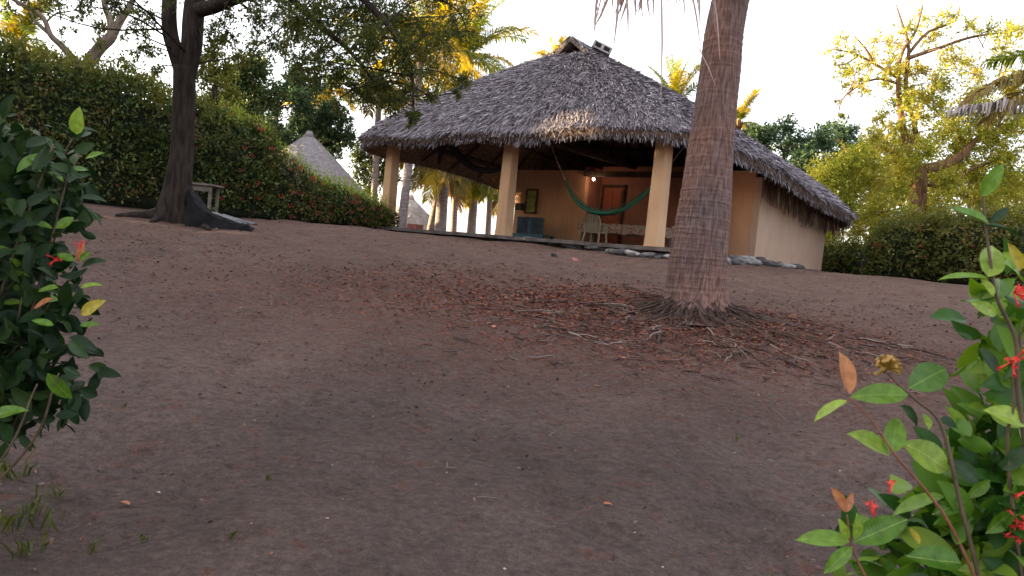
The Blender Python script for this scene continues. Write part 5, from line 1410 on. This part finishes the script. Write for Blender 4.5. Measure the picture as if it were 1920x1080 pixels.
def stem_leaves(th, pts, r, step, L, kinds, r0=0.004, r1=0.002, mat=STEM_B, face=np.array([0, -0.6, 0.8]), skip=0.15, wscale=1.0, lim=300, tipleaf=True):
    q = smooth_path(pts, 30)
    mb = MB(); mb.tube(q, np.linspace(r0, r1, 30), 6); mb.build('stem', mat, th, smooth=True)
    d = np.concatenate([[0], np.cumsum(np.linalg.norm(np.diff(q, axis=0), axis=1))])
    k = 0; s = d[-1] * skip
    while s < d[-1]:
        p = np.array([np.interp(s, d, q[:, i]) for i in range(3)]); p2 = np.array([np.interp(s + 0.01, d, q[:, i]) for i in range(3)])
        if s + 0.01 >= d[-1]: p2 = q[-1] + (q[-1] - q[-2])
        t = nrm(p2 - p); a0 = k * math.pi / 2 + r.uniform(-0.4, 0.4)
        e1 = nrm(np.cross(t, [0.3, 1, 0.2])); e2 = np.cross(t, e1)
        for a in (a0, a0 + math.pi):
            out = e1 * math.cos(a) + e2 * math.sin(a)
            dr = nrm(out + t * r.uniform(0.3, 0.9) + [0, 0, r.uniform(-0.35, 0.25)] + r.normal(0, 0.12, 3))
            ll = L * r.uniform(0.7, 1.15) * (1.0 if s < d[-1] * 0.85 else 0.8)
            nn = nrm(t * 0.7 + face * 0.7 + r.normal(0, 0.25, 3))
            if th.get('nleaf', 0) < lim:
                put_leaf(th, p + dr * 0.006, p + dr * ll, nn, kinds[int(r.integers(0, len(kinds)))], int(r.integers(0, 3)), wscale)
                th['nleaf'] = th.get('nleaf', 0) + 1
        k += 1; s += step * r.uniform(0.8, 1.25)
    return q

def leaf_mass(th, centres, spread, n, L, mat, r, face):
    """the many further leaves of a shrub, joined"""
    C = np.asarray(centres, float); P = C[r.integers(0, len(C), n)] + np.clip(r.normal(0, 1, (n, 3)), -1.5, 1.5) * np.asarray(spread)
    P[:, 2] = np.maximum(P[:, 2], gz(P[:, 0], P[:, 1]) + 0.03)
    t = np.asarray(LEAFM['g'][0].vertices[0].co)
    src = np.array([v.co[:] for v in LEAFM['g'][1].vertices]); fc = np.array([p.vertices[:] for p in LEAFM['g'][1].polygons])
    V = []; F = []
    for i in range(n):
        x = nrm(r.normal(0, 0.8, 3) + [0, -0.1, 0.15]); z = nrm(face + r.normal(0, 0.8, 3)); z = nrm(z - x * np.dot(x, z)); y = np.cross(z, x)
        l = L * r.uniform(0.7, 1.2)
        V.append(P[i] + (src @ np.stack([x, y, z])) * l); F.append(fc + i * len(src))
    me = bpy.data.meshes.new('inner_foliage'); me.from_pydata(np.concatenate(V).tolist() if False else (np.concatenate(V) - parent_origin(th)).tolist(), [], np.concatenate(F).tolist())
    me.materials.append(mat); me.polygons.foreach_set('use_smooth', [True] * len(me.polygons)); me.update()
    o = bpy.data.objects.new('inner_foliage', me); o['kind'] = 'stuff'; return link(o, th)

def red_shrub():
    r = np.random.default_rng(15); Y = 1.45
    g = at(1790, 1000, Y); root = np.array([0.98, 1.62, float(gz(0.98, 1.62))])
    th = thing('flowering_shrub', root, 'leafy green shrub with red flowers and bronze young leaves', 'shrub', 'near garden shrubs')
    A = lambda x, y, dy=0.0: at(x, y, Y + dy)
    face = np.array([0.0, -0.75, 0.65])
    hero = [((1593, 738), (1583, 657), 'o', .95, (.3, -1, .0)), ((1588, 752), (1521, 774), 'l', .85, (.0, -.3, 1)), ((1702, 741), (1602, 731), 'g', .95, (0, -.8, .6)), ((1704, 728), (1792, 678), 'g', 1.0, (-.2, -.9, .4)),
            ((1672, 849), (1684, 779), 'g', 1.2, (-.3, -1, .2)), ((1668, 850), (1614, 803), 'l', 1.0, (.5, -.6, .6)), ((1776, 880), (1712, 826), 'l', 1.35, (.1, -.9, .5)), ((1762, 790), (1804, 797), 'd', .9, (0, -.7, .7)), ((1742, 804), (1734, 772), 'l', 1, (0, -1, .2)),
            ((1770, 931), (1670, 944), 'g', .8, (0, -.35, 1)), ((1808, 942), (1748, 964), 'g', .95, (0, -.8, .6)), ((1592, 1016), (1497, 997), 'g', .85, (-.1, -.6, .8)), ((1600, 1017), (1703, 972), 'g', 1.0, (0, -.8, .6)), ((1590, 1012), (1576, 975), 'l', .8, (0, -1, .2)),
            ((1603, 1012), (1612, 966), 'l', .9, (.2, -1, .2)), ((1598, 1025), (1545, 1074), 'g', .8, (-.2, -.8, .6)), ((1586, 960), (1560, 913), 'o', .85, (.4, -1, 0)), ((1588, 960), (1599, 922), 'o', .8, (-.5, -1, 0)),
            ((1800, 1057), (1704, 1040), 'g', 1.0, (0, -.7, .7)), ((1896, 1082), (1796, 1066), 'l', 1.2, (0, -.7, .7)), ((1722, 1020), (1712, 986), 'y', .95, (.2, -1, .2)),
            ((1853, 519), (1872, 452), 'l', 1.25, (-.2, -1, .2)), ((1853, 523), (1766, 503), 'g', .75, (0, -.4, 1)), ((1862, 556), (1838, 516), 'l', 1.0, (.2, -1, .3)), ((1872, 560), (1880, 512), 'g', 1, (-.3, -1, .2)), ((1868, 590), (1834, 566), 'l', 1.0, (0, -1, .3)),
            ((1840, 368), (1882, 306), 'g', .9, (-.3, -1, .2)), ((1853, 422), (1785, 386), 'g', 1.0, (.1, -.6, .8)), ((1857, 418), (1894, 386), 'd', .8, (0, -.8, .6)), ((1848, 421), (1924, 436), 'd', .6, (0, -.3, 1)), ((1912, 508), (1893, 456), 'y', 1.0, (.2, -1, .1)),
            ((1925, 795), (1856, 764), 'l', 1.0, (0, -.8, .6)), ((1822, 640), (1795, 620), 'd', 1, (0, -.6, .8)), ((1870, 700), (1842, 650), 'd', 1, (.2, -1, .2)), ((1835, 905), (1785, 860), 'd', 1.1, (.2, -1, .3)), ((1815, 990), (1782, 950), 'g', 1.2, (.2, -1, .3)),
            ((1855, 900), (1812, 935), 'g', 1.0, (0, -1, .3)), ((1748, 1090), (1702, 1076), 'd', 1.0, (0, -.8, .6)), ((1898, 960), (1850, 1000), 'g', 1.1, (0, -1, .3)), ((1880, 880), (1930, 840), 'd', 1.1, (0, -1, .2)), ((1690, 760), (1730, 800), 'd', .8, (0, -.8, .6))]
    for (b, t, k, w, nn) in hero:
        dy = r.uniform(-0.03, 0.03)
        put_leaf(th, A(*b, dy), A(*t, dy + r.uniform(-0.03, 0.03)), np.array(nn, float), k, int(r.integers(0, 3)), w * 1.05)
    # stems that carry them
    for pts, m, r0 in (([(1860, 1180), (1800, 940), (1766, 800), (1720, 752), (1703, 738), (1664, 700)], STEM_B, .0045), ([(1880, 1200), (1790, 1000), (1740, 925), (1680, 855), (1636, 790), (1592, 745)], STEM_R, .0035),
                      ([(1740, 1250), (1640, 1110), (1600, 1030), (1588, 965)], STEM_R, .0035), ([(1960, 1100), (1912, 760), (1905, 640), (1870, 560), (1854, 470), (1842, 366)], STEM_B, .005), ([(1930, 1200), (1890, 860), (1900, 760), (1898, 700)], STEM_B, .004)):
        mb = MB(); q = smooth_path([A(x, y) for x, y in pts], 30); mb.tube(q, np.linspace(r0, r0 * 0.45, 30), 6); mb.build('stem', m, th, smooth=True)
    mb = MB()
    for _ in range(30):
        d = nrm(r.normal(0, 1, 3) + [0, -0.3, 0.8]); c = A(1663, 690); mb.tube([c, c + d * 0.026], [0.002, 0.0042], 5)
    mb.build('bud_cluster', broadleaf_mat('bud_green_orange', (0.25, 0.28, 0.03), (0.40, 0.18, 0.05), (0.4, 0.2, 0.05)), th)
    # leafy mass
    for i in range(13):
        x1 = r.uniform(1740, 1960); y1 = r.uniform(840, 1060); dy = r.uniform(0.05, 0.4)
        p1 = A(x1, y1, dy); p0 = root + [r.uniform(-0.1, 0.15), r.uniform(-0.1, 0.15), 0]
        md = (p0 + p1) / 2 + [r.uniform(0.0, 0.12), r.uniform(0, 0.1), 0]
        stem_leaves(th, [p0, md, p1], r, 0.065, 0.082, 'gggdddl', 0.005, 0.002, STEM_B, face, 0.35)
    for i in range(6):
        x1 = r.uniform(1880, 2000); y1 = r.uniform(520, 820); dy = r.uniform(0.05, 0.4)
        p1 = A(x1, y1, dy); p0 = root + [0.15, 0.1, 0]
        stem_leaves(th, [p0, (p0 + p1) / 2 + [0.12, 0.1, 0], p1], r, 0.065, 0.085, 'ggdddl', 0.005, 0.002, STEM_B, face, 0.5)
    for i in range(7):
        x1 = r.uniform(1600, 1900); p1 = A(x1, r.uniform(1070, 1180), r.uniform(0, 0.4)); p0 = root
        stem_leaves(th, [p0, (p0 + p1) / 2 + [0, 0, 0.05], p1], r, 0.06, 0.085, 'ggddl', 0.005, 0.002, STEM_B, face, 0.3)
    cs = [A(x, y, d) for x, y, d in ((1800, 960, .12), (1860, 900, .15), (1900, 980, .15), (1850, 1040, .12), (1780, 1040, .12), (1930, 860, .2), (1920, 1060, .1), (1910, 740, .2), (1930, 650, .22), (1700, 1060, .15), (1830, 1100, .1), (1940, 560, .25), (1640, 1090, .15), (1900, 620, .1), (1890, 800, .12), (1880, 700, .15), (1830, 870, .12), (1920, 920, .1), (1760, 1000, .1), (1870, 960, .05))]
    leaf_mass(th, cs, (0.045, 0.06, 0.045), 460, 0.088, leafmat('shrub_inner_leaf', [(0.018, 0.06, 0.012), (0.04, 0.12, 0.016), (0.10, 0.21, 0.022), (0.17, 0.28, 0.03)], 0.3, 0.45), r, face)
    for x, y, d, n in ((1915, 985, (-.9, -.3, .5), 9), (1925, 1010, (-.9, -.2, .4), 6), (1900, 548, (.3, -.8, .3), 12), (1668, 925, (.2, -.3, 1), 2), (1640, 970, (-.3, -.2, 1), 3), (1898, 678, (-.3, -.8, .2), 8), (1925, 920, (-.5, -.6, .2), 5)):
        ixora_flower(th, A(x, y, -0.02), np.array(d, float), r, n, 0.03)
red_shrub()

def dark_shrub():
    r = np.random.default_rng(25); Y = 2.1
    root = np.array([-1.75, 2.35, float(gz(-1.75, 2.35))])
    th = thing('leafy_shrub', root, 'dark glossy green shrub with bronze shoots standing before the tall hedge', 'shrub', 'near garden shrubs')
    A = lambda x, y, dy=0.0: at(x, y, Y + dy)
    face = np.array([0.3, -0.7, 0.6])
    hero = [((143, 252), (146, 203), 'l', 1.1, (.3, -1, .2)), ((80, 290), (25, 318), 'g', 1.0, (0, -.8, .6)), ((140, 240), (186, 238), 'd', .7, (0, -.5, .8)), ((160, 300), (195, 285), 'g', .9, (0, -.7, .7)), ((150, 370), (200, 372), 'd', .9, (0, -.6, .8)), ((148, 492), (152, 458), 'o', .8, (.2, -1, 0)), ((140, 490), (106, 475), 'g', 1, (0, -.8, .6)),
            ((150, 490), (170, 470), 'g', .9, (0, -1, .3)), ((152, 500), (192, 484), 'd', .9, (0, -.7, .7)), ((110, 540), (70, 545), 'g', .9, (0, -.7, .7)), ((150, 540), (188, 530), 'l', .8, (0, -.6, .8)), ((152, 590), (192, 562), 'y', 1.0, (0, -1, .3)), ((150, 610), (185, 606), 'g', .9, (0, -.8, .6)), ((100, 610), (60, 600), 'g', 1, (0, -.8, .6)), ((130, 640), (160, 668), 'd', 1, (0, -1, .3)),
            ((90, 700), (130, 755), 'g', .9, (0, -1, .3)), ((-20, 782), (40, 758), 'g', 1.0, (0, -.6, .8)), ((100, 560), (62, 578), 'o', .8, (0, -.8, .6)), ((120, 690), (150, 705), 'd', 1.0, (0, -.8, .5))]
    for (b, t, k, w, nn) in hero:
        dy = r.uniform(-0.1, 0.0)
        put_leaf(th, A(*b, dy), A(*t, dy + r.uniform(-0.03, 0.03)), np.array(nn, float), k, int(r.integers(0, 3)), w * 1.05); th['nleaf'] = th.get('nleaf', 0) + 1
    tips = [(140, 250), (150, 290), (50, 240), (10, 220), (100, 270), (130, 320), (110, 350), (120, 390), (60, 330), (30, 380), (90, 430), (120, 490), (60, 470), (20, 510), (125, 545), (95, 565), (60, 600), (115, 610), (85, 650), (30, 640), (110, 700), (70, 720), (20, 700), (-30, 320), (-40, 450), (-40, 600), (0, 270), (40, 290), (90, 380), (0, 420), (40, 560), (-10, 760)]
    for x, y in tips:
        dy = r.uniform(-0.1, 0.35); p1 = A(x, y, dy); p0 = root + [r.uniform(-0.15, 0.15), r.uniform(-0.1, 0.15), 0]
        p0m = np.array([p1[0] - r.uniform(0.1, 0.25), p1[1] + r.uniform(0, 0.15), p0[2] * 0.35 + p1[2] * 0.65])
        stem_leaves(th, [p0, p0m, p1], r, 0.06, 0.078, 'dddddg', 0.006, 0.002, STEM_B, face, 0.6)
    cs = [A(x, y, r.uniform(0.0, 0.3)) for x, y in tips if x > -35]
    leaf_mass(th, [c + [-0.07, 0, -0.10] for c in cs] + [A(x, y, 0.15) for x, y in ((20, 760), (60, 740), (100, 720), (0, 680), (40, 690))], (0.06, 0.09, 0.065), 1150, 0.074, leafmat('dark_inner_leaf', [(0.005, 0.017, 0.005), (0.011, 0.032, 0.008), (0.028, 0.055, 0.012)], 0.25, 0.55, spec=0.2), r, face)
    ixora_flower(th, A(104, 485, 0.02), np.array([.3, -.8, .3]), r, 6, 0.022)
    ixora_flower(th, A(150, 468, -0.12), np.array([0, -.4, 1.0]), r, 4, 0.02)
dark_shrub()

def weeds():
    r = np.random.default_rng(35)
    WEED = leafmat('weed_green', [(0.02, 0.032, 0.006), (0.045, 0.06, 0.008), (0.08, 0.085, 0.012)], 0.3)
    k = 0
    for x, y, Y, n, h in ((15, 1000, 2.75, 16, 0.13), (45, 985, 2.85, 12, 0.10), (80, 1000, 2.8, 10, 0.09), (100, 960, 3.0, 12, 0.09), (15, 930, 3.1, 18, 0.12), (50, 1040, 2.6, 14, 0.09), (175, 1040, 2.65, 5, 0.08), (430, 1020, 2.75, 4, 0.05), (1452, 1000, 2.9, 7, 0.06), (270, 1018, 2.75, 5, 0.03), (1380, 808, 4.4, 4, 0.05), (225, 855, 3.9, 4, 0.05), (500, 930, 3.3, 5, 0.03)):
        p = gpt(x, y, Y); mb = MB()
        for i in range(n):
            b = p + [r.normal(0, 0.03 if x < 120 else 0.008), r.normal(0, 0.03 if x < 120 else 0.008), -0.005]; d = nrm(np.array([r.normal(0, 0.35), r.normal(0, 0.35), 1.0])); ln = h * r.uniform(0.5, 1.1)
            w = nrm(np.cross(d, r.normal(0, 1, 3))) * r.uniform(0.003, 0.007); m1 = b + d * ln * 0.6; e = m1 + nrm(d + [r.normal(0, 0.5), r.normal(0, 0.5), -0.2]) * ln * 0.4
            mb.add([b - w*0.5, b + w*0.5, m1 + w, m1 - w, e + w*0.1, e - w*0.1], [(0, 1, 2, 3), (3, 2, 4, 5)])
        lab = 'tuft of small green weeds under the dark shrub' if x < 120 else 'tiny green seedling on the bare slope'
        o = mb.build('weed_tuft', WEED, None, loc=p); tag(o, lab, 'weed', 'weeds under the dark shrub' if x < 120 else 'seedlings on the slope'); k += 1
weeds()

# ------------------------------------------------------------------ litter on the slope
def litter():
    r = np.random.default_rng(45)
    def spots(n, cx, cy, sx, sy):
        return np.column_stack([r.normal(cx, sx, n), r.normal(cy, sy, n)])
    px, py = PALM[0], PALM[1]
    S = np.concatenate([spots(9500, px - 0.4, py - 0.4, 1.0, 0.75), spots(4200, px - 2.0, py + 0.3, 1.1, 0.8), spots(3000, px - 0.3, py - 1.5, 1.1, 0.6), spots(1600, px + 0.9, py - 0.9, 0.8, 0.7), spots(900, px - 3.2, py - 0.4, 1.4, 1.2),
                        np.column_stack([r.uniform(-7, 9, 3600), r.uniform(2.2, 18, 3600)])])
    keep = (S[:, 1] > 1.8) & (np.hypot(S[:, 0] - px, S[:, 1] - py) > 0.36); S = S[keep]; n = len(S)
    P = np.column_stack([S, gz(S[:, 0], S[:, 1]) + 0.008])
    a = r.uniform(0, 6.28, n); D = np.column_stack([np.cos(a), np.sin(a), r.normal(0.05, 0.22, n)])
    L = r.uniform(0.02, 0.07, n) * np.clip(P[:, 1] / 8, 0.5, 1.2); W = L * r.uniform(0.10, 0.4, n)
    o = quads_object('leaf_litter', leaf_arrays(P, D, L, W, 1.5), leafmat('dead_leaf_bits', [(0.03, 0.015, 0.012), (0.10, 0.030, 0.018), (0.21, 0.052, 0.026), (0.28, 0.075, 0.036), (0.21, 0.12, 0.09), (0.05, 0.03, 0.025)], 0.0, 0.9), None, 'stuff')
    tag(o, 'brown and reddish leaf crumbs scattered over the slope', 'leaf litter')
    # fine pale twigs and dark sticks
    mb = MB()
    for i in range(420):
        if i < 300: x, y = r.normal(px - 0.2, 1.3), r.normal(py - 0.9, 0.9)
        else: x, y = r.uniform(-6, 8), r.uniform(2.6, 16)
        if y < 2 or math.hypot(x - px, y - py) < 0.4: continue
        a = r.uniform(0, 6.28) if i % 3 else r.normal(0, 0.5); ln = r.uniform(0.05, 0.24) if i < 300 else r.uniform(0.03, 0.10); k = 5; s = np.linspace(-0.5, 0.5, k)
        b = np.cumsum(r.normal(0, 0.02, k)); xy = np.column_stack([x + math.cos(a) * s * ln - math.sin(a) * b, y + math.sin(a) * s * ln + math.cos(a) * b])
        mb.tube(np.column_stack([xy, gz(xy[:, 0], xy[:, 1]) + 0.010 + 0.01 * np.abs(s)]), r.uniform(0.0015, 0.004) if i >= 300 else r.uniform(0.002, 0.006), 4)
    o = mb.build('twig_litter', leafmat('dry_twig', [(0.02, 0.013, 0.011), (0.06, 0.04, 0.033), (0.10, 0.07, 0.06), (0.18, 0.135, 0.12)], 0.0, 0.9)); o['kind'] = 'stuff'; tag(o, 'thin dry twigs scattered around the palm roots', 'twigs')
    # pale chips
    n = 500; S = np.column_stack([r.uniform(-6, 8, n), r.uniform(2.4, 15, n)]); P = np.column_stack([S, gz(S[:, 0], S[:, 1]) + 0.006])
    D = np.column_stack([r.normal(0, 1, (n, 2)), r.normal(0, 0.2, n)]); L = r.uniform(0.008, 0.022, n)
    o = quads_object('pale_chip_litter', leaf_arrays(P, D, L, L * 0.7, 1.5), leafmat('pale_chip', [(0.26, 0.22, 0.19), (0.40, 0.35, 0.30)], 0.0, 0.9), None, 'stuff'); tag(o, 'tiny pale chips strewn over the bare slope', 'chips')
    # crumbs of soil, bark and husk all over
    n = 16000; S = np.column_stack([r.uniform(-6, 7, n), 1.7 + 9 * r.random(n) ** 1.4])
    w = vnoise(S[:, 0], S[:, 1], 0.8, 9) + vnoise(S[:, 0], S[:, 1], 0.3, 10) * 0.7; S = S[w > -0.15 + r.normal(0, 0.3, n)]; n = len(S)
    P = np.column_stack([S, gz(S[:, 0], S[:, 1]) + 0.004]); a = r.normal(0, 0.7, n)
    D = np.column_stack([np.cos(a), np.sin(a), r.normal(0.1, 0.3, n)]); L = r.uniform(0.008, 0.03, n) * (0.6 + P[:, 1] / 8)
    o = quads_object('soil_crumb_litter', leaf_arrays(P, D, L, L * r.uniform(0.25, 0.7, n), 1.2), leafmat('soil_crumb', [(0.025, 0.018, 0.016), (0.05, 0.034, 0.028), (0.08, 0.05, 0.04), (0.13, 0.06, 0.04), (0.17, 0.13, 0.115)], 0.0, 0.95), None, 'stuff'); tag(o, 'dark crumbs of soil and husk over the bare slope', 'crumbs')
    # single fallen leaves
    OR = broadleaf_mat('fallen_leaf_orange', (0.36, 0.10, 0.04), (0.44, 0.16, 0.07), (0.4, 0.2, 0.1)); me = leafobj_mesh('fallen_leaf', OR, 0.5, 0.1, 0.3, 5)
    for x, y, Y in ((905, 677, 6.6), (1230, 660, 6.9), (1360, 655, 6.9), (1296, 716, 6.3), (1160, 738, 6.1), (1080, 605, 8.0), (1200, 540, 10.5), (1130, 955, 3.3), (680, 470, 14), (920, 680, 6.5), (1180, 605, 7.9), (240, 985, 3.0)):
        p = gpt(x, y, Y, 0.015); o = bpy.data.objects.new('fallen_leaf', me); o.location = tuple(p); o.rotation_euler = (r.normal(0, 0.2), r.normal(0, 0.2), r.uniform(0, 6.28)); o.scale = (r.uniform(0.05, 0.075),) * 3
        link(o); tag(o, 'curled orange fallen leaf lying on the bare slope', 'leaf', 'fallen orange leaves')
litter()
